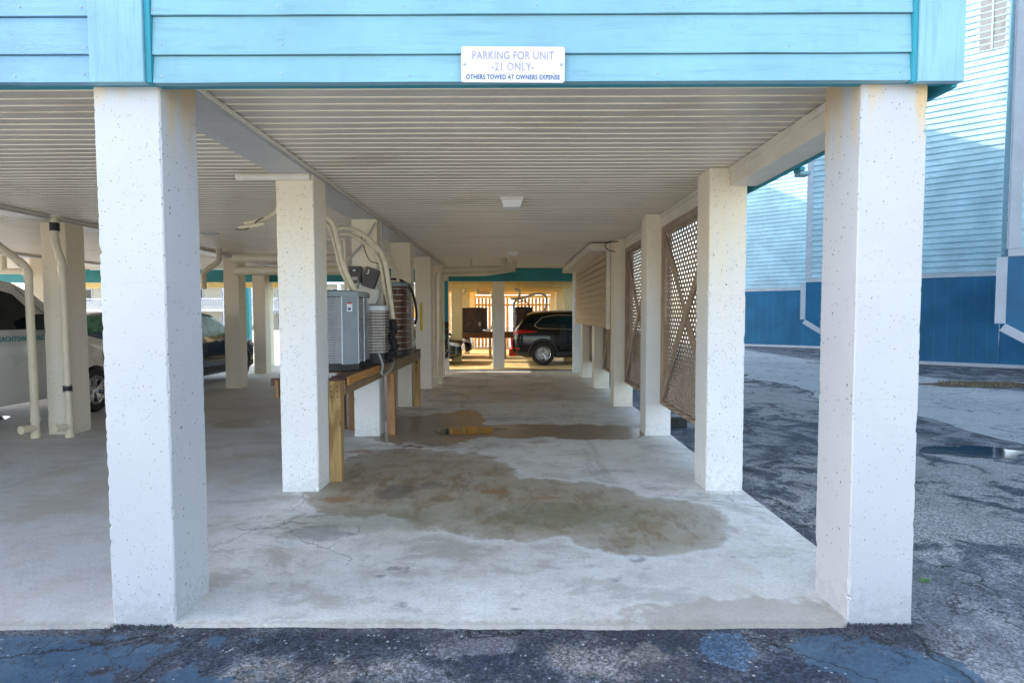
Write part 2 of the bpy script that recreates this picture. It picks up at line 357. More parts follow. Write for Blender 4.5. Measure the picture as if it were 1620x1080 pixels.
    ck2 = n.math('MULTIPLY', ck2, n.ramp(n.noise(n.scale(n.pos, 1, (9, 3, 0)), .55, 3), .42, .55))
    jw = n.ramp(n.math('ABSOLUTE', n.math('SUBTRACT', xw, 5.98)), .0, .035, 1, 0); jw = n.math('MULTIPLY', jw, n.ramp(Y, 2, 4))
    je = n.ramp(n.math('ABSOLUTE', n.math('SUBTRACT', xe, 1.95)), .0, .020, 1, 0); je = n.math('MULTIPLY', je, n.ramp(Y, 2.8, 2.7))
    ckk = n.math('MAXIMUM', n.math('MAXIMUM', ckx, n.math('MAXIMUM', ck, jw)), n.math('MAXIMUM', je, n.math('MULTIPLY', ck2, .8)))
    c = n.mix(n.math('MULTIPLY', ckk, .9), c, (.012, .014, .018))
    # ground behind the camera made pale for bounce; sandy open lot further away
    c = n.mix(n.ramp(Y, 1.1, .2), c, (.70, .64, .54))
    far = n.math('MULTIPLY', n.ramp(Y, 27.2, 28), 1)
    c = n.mix(far, c, (.62, .57, .48))
    lf = n.math('MULTIPLY', n.ramp(X, -6.4, -7.2), n.ramp(Y, 15.5, 18.5))
    c = n.mix(lf, c, (.62, .57, .48)); c = n.mix(n.ramp(X, -14.8, -15.6), c, (.62, .57, .48))
    h = n.math('SUBTRACT', n.math('ADD', n.math('MULTIPLY', st[2], .45), n.math('MULTIPLY', pa, .5)), ckk)
    r = n.math('SUBTRACT', .85, n.math('MULTIPLY', n.math('MAXIMUM', ms, mb), .3))
    return n.done(c, r, n.bump(h, .006, .9), 0, .4)
M['asphalt'] = mat_asphalt()

def mat_paint(name, base, axis='x', worn=.5, grey=(.3, .36, .38)):
    n = N(name)
    sc = {'x': (1.2, 18, 18), 'z': (18, 18, 1.2), 'y': (18, 1.2, 18)}[axis]
    g = n.noise(n.scale(n.pos, sc), 2.2, 6, .65, .4); big = n.noise(n.pos, 1.4, 4)
    gf = n.noise(n.scale(n.pos, tuple(q * 3 for q in sc)), 3, 5, .6)
    c = n.mix(n.ramp(big, .3, .7), tuple(x * .84 for x in base), tuple(min(1, x * 1.08) for x in base))
    grime = n.math('MULTIPLY', n.ramp(n.noise(n.pos, 3.3, 6, .8, .4), .50, .70), .28)
    c = n.mix(grime, c, tuple(x * .5 + .06 for x in base))
    c = n.mix(n.ramp(g, .50, .72, 0, .42), c, tuple(x * .62 for x in base))
    flk = n.math('MULTIPLY', n.ramp(n.noise(n.scale(n.pos, tuple(q * .7 for q in sc)), 3.2, 6, .75), .70, .74), worn)
    flk = n.math('MULTIPLY', flk, n.ramp(n.noise(n.pos, 1.1, 2), .5, .62))
    c = n.mix(flk, c, grey)
    crack = n.math('MULTIPLY', n.ramp(n.math('ABSOLUTE', n.math('SUBTRACT', g, .5)), .0, .004, 1, 0), n.ramp(n.noise(n.pos, 1.9, 2), .48, .58, 0, .7))
    c = n.mix(crack, c, tuple(x * .35 for x in base))
    h = n.math('SUBTRACT', n.math('ADD', g, n.math('MULTIPLY', gf, .4)), n.math('MULTIPLY', n.math('ADD', flk, crack), .6))
    return n.done(c, .5, n.bump(h, .004, .5), 0, .4)
M['aqua'] = mat_paint('aqua_wood_paint', (.235, .465, .57))
M['aqua_v'] = mat_paint('aqua_wood_paint_upright', (.25, .475, .595), 'z', .7)
M['aqua_left'] = mat_paint('pale_blue_wood_paint', (.23, .44, .63))
M['teal'] = mat_paint('teal_trim_paint', (.03, .30, .39), 'z', .3)
M['teal_x'] = mat_paint('teal_beam_paint', (.04, .30, .33), 'x', .2)
M['siding_pale'] = mat_paint('pale_blue_lap_siding', (.64, .85, .93), 'x', .9, (.16, .2, .2))
M['deep_blue'] = mat_paint('deep_blue_panel_paint', (.03, .185, .36), 'z', .15, (.1, .2, .3))
M['trim_white'] = simple('white_trim_paint', (.66, .67, .72), .5, var=.07, sc=4, bump=.001)
M['slab_rear'] = simple('rear_floor_golden_glow', (.80, .56, .24), .7, var=.25, sc=1.2, bump=.002)  # golden glow of the rear bay put into the floor colour
M['tan_vinyl'] = simple('tan_vinyl_siding', (.62, .52, .37), .45, var=.12, sc=5, bump=.001)
M['rim_white'] = M['trim_white']
M['cream'] = simple('cream_vinyl', (.80, .74, .62), .42, var=.08, sc=3, bump=.0006)

def mat_soffit():
    n = N('vinyl_soffit'); d = n.noise(n.pos, .9, 5, .6); s_ = n.noise(n.scale(n.pos, (.5, 5, 1)), 2, 4)
    c = n.mix(n.ramp(d, .3, .7), (.58, .52, .45), (.68, .62, .55))
    c = n.mix(n.ramp(s_, .55, .8, 0, .3), c, (.42, .35, .27))
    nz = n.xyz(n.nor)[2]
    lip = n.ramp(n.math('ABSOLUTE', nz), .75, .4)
    c = n.mix(lip, c, (1.0, .93, .78))  # lips paler than the flats: the light they catch put into colour
    Xs = n.xyz(n.pos)[0]
    for jx in (-4.9,):
        c = n.mix(n.ramp(n.math('ABSOLUTE', n.math('SUBTRACT', Xs, jx)), .002, .006, .55, 0), c, (.2, .18, .16))
    ws = n.ramp(n.noise(n.scale(n.pos, (.7, 1.3, 1)), .9, 6, .7, .5), .56, .66, 0, .35)
    c = n.mix(ws, c, (.50, .40, .27))
    h = n.noise(n.scale(n.pos, (1.0, 3.5, 1)), 1.3, 3)
    return n.done(c, .38, n.bump(h, .03, .5), 0, .5)
M['soffit'] = mat_soffit()
M['beam_cover'] = simple('aluminium_beam_cover', (.55, .54, .53), .36, var=.1, sc=2, bump=.01)
M['pvc'] = simple('aged_pvc', (.76, .68, .52), .38, var=.08, sc=3)
M['pvc_grey'] = simple('grey_conduit', (.42, .43, .43), .4, var=.1)
M['foam'] = simple('cream_insulation_wrap', (.72, .64, .48), .6, var=.12, sc=12, bump=.002)
M['black'] = simple('black_rubber', (.02, .02, .022), .45, var=.3)
M['black_gloss'] = simple('black_tape', (.012, .012, .014), .22, var=.3, sc=14, bump=.01)
M['steel'] = simple('galvanised_steel', (.45, .46, .48), .3, .8, var=.2, sc=20)
M['bronze_box'] = simple('dark_meter_enclosure', (.055, .048, .048), .4, var=.15)
M['label_grey'] = simple('grey_sticker', (.38, .34, .33), .4)
M['label_white'] = simple('white_sticker', (.85, .85, .88), .4, var=.03)
M['red'] = simple('red_plastic', (.62, .02, .02), .35, var=.1)
M['yellow'] = simple('yellow_paint', (.75, .55, .02), .4, var=.1)
M['sign_white'] = simple('enamelled_sign_face', (.68, .68, .72), .3, var=.03, sc=8)
M['faded_ink'] = simple('faded_mauve_ink', (.40, .33, .46), .5, var=.15, sc=30)
M['navy_ink'] = simple('navy_ink', (.01, .07, .25), .5, var=.1)
M['white_ink'] = simple('white_ink', (.8, .8, .8), .5, var=.05)
M['teal_ink'] = simple('teal_vinyl_letter', (.01, .27, .33), .4, var=.05)
M['ac_grey'] = simple('slate_grey_cabinet_paint', (.25, .30, .33), .36, var=.1, bump=.0008)
M['ac_metal'] = simple('light_grey_louvre_paint', (.62, .66, .72), .34, .1, var=.12, sc=10)
M['ac_warm'] = simple('taupe_louvre_paint', (.52, .47, .43), .34, .15, var=.15, sc=10)
M['ac_wire'] = simple('grille_wire', (.40, .37, .34), .35, .4, var=.2)
M['ac_dark'] = simple('dark_brown_cabinet_paint', (.035, .024, .02), .4, var=.15)
def mat_coil(name, a, b):
    n = N(name); X, Y, Z = n.xyz(n.co)
    f = n.noise(n.scale(n.co, (60, 60, 6)), 1, 4, .7); g = n.noise(n.co, 9, 5, .7)
    return n.done(n.mix(n.ramp(n.math('ADD', f, n.math('MULTIPLY', g, .6)), .55, 1.05), a, b), .5, n.bump(f, .004), .3)
M['coil'] = mat_coil('condenser_coil', (.035, .035, .04), (.24, .22, .21))
M['coil_br'] = mat_coil('bronze_condenser_coil', (.035, .018, .010), (.24, .13, .07))
def mat_wood(name, a, b, axis, knots=True, rough=.65):
    n = N(name)
    sc = {'x': (.7, 9, 9), 'y': (9, .7, 9), 'z': (9, 9, .7)}[axis]
    p = n.scale(n.co, sc)
    d = n.noise(p, .9, 3, .5)
    w = n.new('ShaderNodeTexWave'); w.wave_type = 'RINGS'; w.inputs['Scale'].default_value = 1.6; w.inputs['Distortion'].default_value = 6
    w.inputs['Detail'].default_value = 3; w.inputs['Detail Scale'].default_value = 1.1; n.link(p, w.inputs['Vector'])
    f = n.noise(n.scale(p, 6), 2, 4, .6)
    c = n.mix(n.ramp(w.outputs['Fac'], .1, .9), a, b)
    c = n.mix(n.ramp(f, .5, .8, 0, .5), c, tuple(x * .5 for x in a))
    c = n.mix(n.ramp(n.noise(n.co, 2.5, 4), .4, .75, 0, .45), c, tuple(x * .6 for x in a))
    if knots:
        ks = tuple(3.2 if k == axis else 6.0 for k in 'xyz')
        k = n.ramp(n.voro(n.scale(n.co, ks), 1), .07, .13, 1, 0)
        c = n.mix(n.math('MULTIPLY', k, .8), c, (.10, .035, .012))
    return n.done(c, rough, n.bump(n.math('ADD', f, w.outputs['Fac']), .002, .7))
M['pine_z'] = mat_wood('yellow_treated_pine', (.34, .20, .07), (.52, .34, .14), 'z')
M['pine_red'] = mat_wood('reddish_treated_pine', (.30, .15, .065), (.44, .25, .12), 'z')
M['pine_pale'] = mat_wood('pale_pine_board', (.40, .28, .17), (.52, .38, .24), 'z')
M['wood_y'] = mat_wood('weathered_pine_rail', (.20, .13, .07), (.36, .25, .14), 'y')
M['wood_dark'] = mat_wood('dark_damp_deck_board', (.09, .05, .035), (.17, .10, .07), 'x')
M['wood_offcut'] = mat_wood('orange_pine_offcut', (.42, .17, .04), (.66, .33, .10), 'y')
M['lattice'] = mat_wood('weathered_lattice_wood', (.36, .26, .17), (.56, .44, .32), 'z', False)
M['lattice_y'] = mat_wood('weathered_frame_wood', (.34, .25, .17), (.54, .43, .31), 'y', False)
M['fence'] = mat_wood('fence_board_golden_glow', (.75, .42, .08), (.90, .58, .16), 'z')  # board colour raised to carry the glow of sunlight from behind
M['fence_rail'] = mat_wood('brown_support_beam', (.10, .045, .02), (.17, .08, .035), 'x')
M['glass'] = simple('dark_tinted_glass', (.010, .016, .018), .04, var=.1, spec=.6)
M['glass_green'] = simple('green_light_glass', (.05, .14, .09), .25, var=.3, spec=.3)  # green light behind the windows put into the glass colour
M['chrome'] = simple('bright_chrome', (.75, .76, .78), .16, 1, var=.05)
M['alloy'] = simple('machined_alloy', (.62, .63, .66), .25, .9, var=.08)
M['tyre'] = simple('tyre_rubber', (.018, .018, .02), .7, var=.3, sc=20, bump=.002)
M['plastic'] = simple('matt_black_cladding', (.022, .023, .025), .55, var=.2, sc=30)
M['tail'] = simple('red_lamp_lens', (.42, .008, .006), .12, var=.15)
M['lens'] = simple('clear_lamp_lens', (.55, .58, .62), .08, .3, var=.2)
M['paint_black'] = simple('black_car_paint', (.003, .0035, .005), .2, coat=.7, var=.05, spec=.25)
M['paint_blue'] = simple('deep_blue_car_paint', (.008, .035, .085), .2, .2, coat=.7, var=.05)
M['paint_white'] = simple('white_van_paint', (.66, .66, .66), .28, coat=.5, var=.04, sc=1.5)
M['paint_green'] = simple('dark_green_car_paint', (.010, .028, .022), .15, .2, coat=1, var=.05)
M['seat'] = simple('grey_seat_cloth', (.06, .055, .05), .8, var=.2)
def mat_water(name, c):
    n = N(name); f = n.noise(n.pos, 9, 2); return n.done(c, .07, n.bump(f, .0012, .5), 0, .35)
M['water'] = mat_water('still_dark_water', (.035, .028, .02))
M['water_b'] = mat_water('still_blue_dark_water', (.015, .018, .022))
M['light_lens'] = simple('frosted_lamp_lens', (.95, .94, .90), .35, var=.02)
M['carton_green'] = simple('green_carton_print', (.16, .34, .08), .5, var=.5, sc=8)
M['carton_pink'] = simple('pink_blossom_print', (.75, .35, .38), .5, var=.4, sc=16)
M['weed'] = simple('fresh_green_leaf', (.12, .34, .03), .5, var=.3)
M['straw'] = simple('dry_straw', (.30, .24, .14), .8, var=.4, sc=20)
M['dirt'] = simple('dry_leaf_litter', (.12, .085, .055), .9, var=.5, sc=14, bump=.01)
M['roofing'] = simple('grey_roofing', (.2, .2, .2), .8)
M['far_wall'] = simple('pale_cream_wall', (.62, .57, .45), .6, var=.06)
M['stucco'] = simple('cream_siding_golden_glow', (.93, .72, .28), .6, var=.06)  # rear bay's golden glow put into the siding colour
M['brass'] = simple('dull_brass', (.5, .4, .2), .35, .8)

# ------------------------------------------------------------------ the setting
H_CEIL = 2.820
mb = MB(); mb.add([(-160, -120, -.02), (160, -120, -.02), (160, 220, -.02), (-160, 220, -.02)], [(0, 1, 2, 3)])
struct(mb.build('asphalt', M['asphalt']))
# concrete slab with a slightly ragged front and side edge
def edge_pts():
    P = []
    x = -14.4
    while x < 2.03:
        base_y = 2.828 if (-2.045 < x < -1.73 or x > 1.70 or -6.13 < x < -5.81 or -10.2 < x < -9.88) else 2.796 - .012 * sin(x * 1.7 + .6)
        P.append((x, base_y + .010 * mnoise.noise(Vector((x * 3, 0, 0))) + .006 * mnoise.noise(Vector((x * 14, 3, 0))) + .005 * mnoise.noise(Vector((x * 39, 3, 7))))); x += .025
    y = 3.16
    P.append((2.018, 2.828))
    while y < 15.6: P.append((2.035 + .008 * mnoise.noise(Vector((0, y * 3, 5))) + .005 * mnoise.noise(Vector((0, y * 12, 8))), y)); y += .06
    P += [(2.03, 15.62), (-14.4, 15.62)]
    return P
slab = MB().prism(edge_pts(), -.12, 0).build('concrete_slab', M['slab'], bevel=.006); struct(slab)
struct(MB().box(-5.8, 2.1, 16.25, 26.6, -.1, -.004).build('rear_slab', M['slab_rear'], bevel=.006))

# wet puddles
def blob(cx, cy, rx, ry, z, seed, n=48, amp=.3):
    return [(cx + rx * (1 + amp * mnoise.noise(Vector((cos(a) * 1.7 + seed, sin(a) * 1.7, seed)))) * cos(a),
             cy + ry * (1 + amp * mnoise.noise(Vector((cos(a) * 1.7 + seed, sin(a) * 1.7, seed + 5)))) * sin(a), z) for a in [2 * pi * i / n for i in range(n)]]
def puddle(name, P, m): 
    o = MB().add(P, [tuple(range(len(P)))]).build(name, m); return struct(o)
puddle('puddle', blob(-.57, 7.56, .43, .25, .004, 5.9, 90, .8), M['water'])
puddle('puddle', blob(5.36, 6.42, .46, .26, -.0165, 9.4, 90, .9), M['water_b'])
puddle('puddle', blob(-8.1, 8.55, .45, .22, .004, 7.1), M['water'])

# ------------------------------------------------------------------ the house on columns
W = .325
house = empty('elevated_house', (0, 2.8, 0), 'aqua sided house raised on white concrete columns over open parking', 'house')
def column_mesh(x0, y0, z1, seed, w=W, zb=-.06):
    """Square column with chipped arrises: rings of 4 chamfered corners, jittered."""
    mb = MB(); nz = int(z1 / (.016 if seed < 6 else .035)); rings = []
    for i in range(nz + 1):
        z = zb + (z1 - zb) * i / nz; ring = []
        for k, (cx, cy) in enumerate(((0, 0), (w, 0), (w, w), (0, w))):
            chip = max(0, mnoise.noise(Vector((k * 7.3 + seed, z * 7, seed))) - .30) * .03
            chip += max(0, mnoise.noise(Vector((k * 3.1 + seed, z * 45, 2))) - .12) * .013 + max(0, mnoise.noise(Vector((k * 5.1 + seed, z * 21, 7))) - .35) * .05
            c = .006 + chip
            sx = 1 if cx == 0 else -1; sy = 1 if cy == 0 else -1
            a = (cx + sx * c, cy); b = (cx, cy + sy * c)
            if k in (0, 2): ring += [b, a]
            else: ring += [a, b]
            
        j = .0016
        rings.append([(x0 + p[0] + j * mnoise.noise(Vector((p[0] * 9 + seed, p[1] * 9, z * 3))), y0 + p[1] + j * mnoise.noise(Vector((p[0] * 9, p[1] * 9 + seed, z * 3 + 9))), z) for p in ring])
    n = 8; vs = [p for r in rings for p in r]
    fs = [(i * n + k, i * n + (k + 1) % n, (i + 1) * n + (k + 1) % n, (i + 1) * n + k) for i in range(nz) for k in range(n)]
    fs += [tuple(range(n))[::-1], tuple(nz * n + k for k in range(n))]
    return mb.add(vs, fs)
rowsY = [2.825, 4.963, 7.259, 9.594, 11.93, 14.0]
XR, XL = 1.698, -2.048
cols = []
for i, y in enumerate(rowsY):
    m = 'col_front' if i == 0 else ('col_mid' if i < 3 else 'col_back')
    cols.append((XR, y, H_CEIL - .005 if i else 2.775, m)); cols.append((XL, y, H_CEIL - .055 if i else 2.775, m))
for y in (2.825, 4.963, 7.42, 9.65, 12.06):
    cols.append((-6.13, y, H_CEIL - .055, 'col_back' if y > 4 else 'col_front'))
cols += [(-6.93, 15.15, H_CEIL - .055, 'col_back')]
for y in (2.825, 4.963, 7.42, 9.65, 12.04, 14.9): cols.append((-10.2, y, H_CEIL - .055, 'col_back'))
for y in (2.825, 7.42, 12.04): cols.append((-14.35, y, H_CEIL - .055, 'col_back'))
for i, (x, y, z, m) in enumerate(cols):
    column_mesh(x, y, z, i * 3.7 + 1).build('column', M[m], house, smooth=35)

# soffit: vinyl planks running across, each with a lip that faces the street
def soffit(x0, x1, y0, y1, z, pitch, mb, dx=.35):
    xs = [x0 + (x1 - x0) * i / max(1, int((x1 - x0) / dx)) for i in range(max(1, int((x1 - x0) / dx)) + 1)]
    y = y0; rows = []
    k = 0
    while y < y1:
        p = pitch * (1 + .05 * sin(k * 2.1)); k += 1
        for (dy, dz) in ((0, 0), (p * .44, .001), (p * .88, .0), (p * .90, .007), (p * .955, .007), (p * .965, -.0045), (p * .985, -.0045)):
            yy = min(y + dy, y1)
            rows.append([(x, yy + .012 * mnoise.noise(Vector((x * .6, y * 1.3, 4))), z + dz + .005 * mnoise.noise(Vector((x * .5, y * 2.2, 1)))) for x in xs])
        y += p
    return mb.sheet(rows)
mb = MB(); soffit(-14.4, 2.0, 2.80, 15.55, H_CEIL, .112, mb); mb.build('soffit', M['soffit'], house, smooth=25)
# floor above the soffit, closes the body
mb = MB(); mb.box(-14.45, 2.10, 2.86, 15.50, 2.87, 15.0); mb.build('body', M['aqua'], house)  # storeys out of view, sized for the shadow they cast
mb = MB(); mb.box(-14.7, 2.45, 2.45, 15.9, 15.003, 15.15); mb.build('roof', M['roofing'], house)
# front boards
def lap(x0, x1, ybase, zs, mbx, depth=.018, jit=0):
    """Lapped boards facing -y: bottom edge of each board stands proud."""
    for i in range(len(zs) - 1):
        z0, z1 = zs[i], zs[i + 1]
        nx = max(2, int((x1 - x0) / .12))
        r = []
        for (yy, zz) in ((ybase + .03, z0 + .004), (ybase - depth, z0 + .002), (ybase - depth, z0 + .006), (ybase - .004, z1 - .001)):
            r.append([(x0 + (x1 - x0) * k / nx, yy, zz + (.0022 * mnoise.noise(Vector((k * .35, z0 * 9, 1))) if zz < z1 - .01 else 0)) for k in range(nx + 1)])
        mbx.sheet(r)
    return mbx
zs = [2.664, 2.795, 2.979]
while zs[-1] < 5.6: zs.append(zs[-1] + .184)
lap(-1.712, 1.892, 2.778, zs, MB()).build('lap_siding', M['aqua'], house, smooth=30)
zl = [2.668, 2.80, 2.976]
while zl[-1] < 5.6: zl.append(zl[-1] + .18)
lap(-14.45, -2.000, 2.778, zl, MB()).build('lap_siding', M['aqua_left'], house, smooth=30)
MB().box(-14.45, 2.10, 2.782, 2.855, 2.672, 14.9).build('backing_board', M['teal'], house)
MB().box(-1.998, -1.742, 2.738, 2.780, 2.661, 14.9).build('corner_board', M['aqua_v'], house, bevel=.003)
MB().box(-1.741, -1.714, 2.752, 2.781, 2.664, 14.9).build('trim_strip', M['teal'], house, bevel=.002)
MB().box(1.914, 2.127, 2.738, 2.780, 2.652, 14.9).build('corner_board', M['aqua_v'], house, bevel=.003)
MB().box(1.893, 1.913, 2.750, 2.781, 2.655, 14.9).build('trim_strip', M['teal'], house, bevel=.002)
random.seed(21)
for zz in (2.70, 2.83, 3.01):
    for x in (-1.68, -1.1, -.5, .1, .7, 1.3, 1.86, -2.03, -2.35):
        z_ = zz + random.uniform(-.008, .012)
        MB().lathe([(0, .0025), (.0035, .002), (.0045, 0)], 10, Matrix.Translation((x + random.uniform(-.02, .02), 2.762, z_)) @ Matrix.Rotation(pi / 2, 4, 'X')).build('nail_head', M['steel'], house)
# right side skirt and trims
MB().box(2.103, 2.129, 2.782, 15.55, 2.640, 14.9).build('side_skirt', M['teal'], house, bevel=.002)
for (y0, y1) in ((3.15, 4.960), (5.29, 7.256), (7.586, 9.591), (9.921, 11.92), (12.26, 13.98), (14.34, 15.4)):
    MB().box(1.876, 2.10, y0, y1, 2.655, H_CEIL - .004).build('beam', M['cream'], house, bevel=.004)
    MB().box(1.855, 1.874, y0, y1, 2.770, H_CEIL - .006).build('moulding', M['cream'], house, bevel=.002)
for (xa, xb) in ((-2.06, -1.735), (-6.13, -5.805), (-10.2, -9.88)):
    mb = MB(); rows = []
    for k in range(160):
        y = 2.87 + k * .08; b = .004 * mnoise.noise(Vector((xa, y * 1.4, 0)))
        rows.append([(xa, y, H_CEIL + .01), (xa, y, H_CEIL - .055 + b), (xa + .1, y, H_CEIL - .058 + b * 1.5), ((xa + xb) / 2, y, H_CEIL - .054 - b), (xb - .1, y, H_CEIL - .057 + b), (xb, y, H_CEIL - .055 - b), (xb, y, H_CEIL + .01)])
    mb.sheet(rows).build('beam_cover', M['beam_cover'], house, smooth=30)
    MB().box(xb + .002, xb + .022, 2.87, 15.5, H_CEIL - .032, H_CEIL - .006).build('moulding', M['cream'], house, bevel=.003)
    MB().box(xa - .024, xa - .002, 2.87, 15.5, H_CEIL - .030, H_CEIL - .006).build('moulding', M['cream'], house, bevel=.003)
# boxed duct along the right side and the siding box beneath it
MB().box(1.33, 1.872, 9.94, 15.38, 2.655, 2.785).build('duct_chase', M['cream'], house, bevel=.006)
mb = MB()
mb.box(1.655, 1.675, 9.96, 14.9, 1.34, 2.653)
z = 1.335
while z < 2.6:
    r = [[(xx, y, zz) for y in (9.955, 12.4, 14.9)] for (xx, zz) in ((1.656, z + .016), (1.612, z + .010), (1.608, z), (1.618, z + .014), (1.652, z + .117))]
    mb.sheet(r); z += .12
mb.box(1.655, 1.98, 9.96, 14.9, 1.315, 1.333)
mb.build('utility_enclosure', M['tan_vinyl'], house, smooth=30)
MB().box(1.622, 1.69, 9.925, 9.953, 1.30, 2.652).build('corner_trim', M['cream'], house, bevel=.003)
# rear frame: teal posts and beam
MB().box(-14.4, 2.129, 15.50, 15.58, 2.455, 2.79).build('rear_beam', M['teal_x'], house, bevel=.004)
for x0, x1 in ((-2.05, -1.735), (1.605, 1.80)):
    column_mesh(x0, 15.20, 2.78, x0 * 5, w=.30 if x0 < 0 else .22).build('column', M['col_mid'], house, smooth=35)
MB().box(-1.90, -1.728, 15.12, 15.19, .62, 2.452).build('post_cladding', M['teal'], house, bevel=.004)
MB().box(1.828, 2.06, 15.14, 15.49, .62, 2.452).build('post_cladding', M['teal'], house, bevel=.004)
MB().box(1.822, 2.066, 15.13, 15.495, .60, .90).build('post_cladding', M['teal'], house, bevel=.004)
MB().box(1.83, 2.055, 15.15, 15.48, 0, .598).build('post_base', M['trim_white'], house, bevel=.004)
MB().box(-8.9, -8.78, 18.9, 19.1, 0, 2.5).build('post_cladding', M['teal'], house, bevel=.004)
# rear-left porch strip of the same house
MB().box(-14.4, -6.0, 17.9, 18.0, 2.42, 2.68).build('rear_beam', M['stucco'], house, bevel=.004)
MB().box(-14.4, -6.0, 15.6, 18.0, 2.685, 2.76).build('porch_ceiling', M['soffit'], house)
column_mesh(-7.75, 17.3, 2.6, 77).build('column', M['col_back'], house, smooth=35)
struct(MB().box(-14.4, -6.1, 15.7, 18.3, -.1, -.002).build('porch_slab', M['slab'], bevel=.006))

# ------------------------------------------------------------------ sign
def text_mesh(s, size, xscale, name, m, parent, loc, rot, extrude=.0006, align='CENTER', spacing=1.0):
    cu = bpy.data.curves.new(name, 'FONT'); cu.body = s; cu.size = size; cu.align_x = align; cu.align_y = 'CENTER'; cu.extrude = extrude
    cu.space_character = spacing; cu.offset = size * .014
    t = bpy.data.objects.new('tmp_text', cu); COL.objects.link(t)
    bpy.context.view_layer.update()
    me = bpy.data.meshes.new_from_object(t.evaluated_get(bpy.context.evaluated_depsgraph_get()))
    bpy.data.objects.remove(t); bpy.data.curves.remove(cu)
    R_ = Matrix.Translation(loc) @ rot @ Matrix.Diagonal((xscale, 1, 1, 1))
    me.transform(R_); me.transform(Matrix.Translation(-wloc(parent)))
    me.materials.clear(); me.materials.append(m); me.name = name
    o = bpy.data.objects.new(name, me); COL.objects.link(o); o.parent = parent; return o
sign = empty('parking_sign', (.002, 2.736, 2.738), 'white metal sign reading parking for unit 21 only on the aqua fascia', 'sign')
def rrect(w, h, r, n=6):
    P = []
    for cx, cy, a in ((w / 2 - r, h / 2 - r, 0), (-w / 2 + r, h / 2 - r, pi / 2), (-w / 2 + r, -h / 2 + r, pi), (w / 2 - r, -h / 2 + r, 3 * pi / 2)):
        P += [(cx + r * cos(a + pi / 2 * i / n), cy + r * sin(a + pi / 2 * i / n)) for i in range(n + 1)]
    return P
RX = Matrix.Rotation(pi / 2, 4, 'X'); tilt = Matrix.Rotation(radians(.5), 4, 'Y')
SM = Matrix.Translation((.002, 2.748, 2.738)) @ tilt @ RX
MB().prism(rrect(.49, .166, .012), 0, .003, SM).build('panel', M['sign_white'], sign, smooth=30)
for s, sz, xs_, zz, m, sp in (('PARKING FOR UNIT', .0505, .80, .040, 'faded_ink', 1.08), ('-21 ONLY-', .0505, .80, -.012, 'faded_ink', 1.1), ('OTHERS TOWED AT OWNERS EXPENSE', .0305, .76, -.0595, 'navy_ink', 1.08)):
    text_mesh(s, sz, xs_, 'lettering', M[m], sign, (.002, 2.7442, 2.738 + zz), tilt @ RX, spacing=sp)
for sx in (-.229, .229):
    MB().lathe([(0, .006), (.004, .0055), (.006, .003), (.006, .0)], 16, SM @ Matrix.Translation((sx, 0, .003))).build('screw', M['steel'], sign, smooth=40)

# ------------------------------------------------------------------ ceiling lights
def ceiling_light(x, y, label):
    t = empty('ceiling_light', (x, y, H_CEIL), label, 'ceiling light', 'square lights down the middle of the parking bay ceiling')
    MB().box(x - .125, x + .125, y - .16, y + .16, 2.795, 2.824).build('housing', M['cream'], t, bevel=.004)
    a = [(x - .115, y - .15, 2.794), (x + .115, y - .15, 2.794), (x + .115, y + .15, 2.794), (x - .115, y + .15, 2.794)]
    b = [(x - .085, y - .11, 2.725), (x + .085, y - .11, 2.725), (x + .085, y + .11, 2.725), (x - .085, y + .11, 2.725)]
    MB().add(a + b, [(0, 1, 2, 3), (7, 6, 5, 4), (0, 1, 5, 4), (1, 2, 6, 5), (2, 3, 7, 6), (3, 0, 4, 7)]).build('lens', M['light_lens'], t, bevel=.004)
ceiling_light(-.01, 6.35, 'nearer square ceiling light on the slatted soffit of the middle bay')
ceiling_light(.005, 11.35, 'farther small square ceiling light near the end of the middle bay')
def vent(x, y, label):
    t = empty('recessed_light', (x, y, H_CEIL), label, 'recessed light', 'round recessed lights in the left bay ceiling')
    Mx = Matrix.Translation((x, y, H_CEIL - .008))
    MB().lathe([(.13, .008), (.13, -.008), (.115, -.012), (.10, -.008), (.10, .004)], 28, Mx).build('trim_ring', M['trim_white'], t, smooth=40)
    MB().lathe([(.10, .0), (.05, .0035), (0, .004)], 28, Mx).build('lens', M['light_lens'], t, smooth=40)
vent(-4.66, 8.8, 'round recessed light in the left bay ceiling beyond the front column')

# ------------------------------------------------------------------ pipes
def pipe(name, label, path, r, fit=(), mat='pvc', cat='drain pipe', group=None, loc=None, parts=()):
    p0 = Vector(loc or path[0]); t = empty(name, p0, label, cat, group)
    MB().tube(path, r, 16).build('pipe_run', M[mat], t, smooth=40)
    for (a, b, rr) in fit: MB().tube([a, b], rr, 16).build('coupling', M[mat], t, smooth=40)
    return t
def elbow_path(P, rad=.07, n=5):
    P = [Vector(p) for p in P]; out = [P[0]]
    for i in range(1, len(P) - 1):
        a = (P[i - 1] - P[i]).normalized(); b = (P[i + 1] - P[i]).normalized()
        A = P[i] + a * rad; B = P[i] + b * rad
        for k in range(n + 1):
            t = k / n; out.append(A * (1 - t) ** 2 + P[i] * 2 * t * (1 - t) + B * t * t)
    out.append(P[-1]); return out
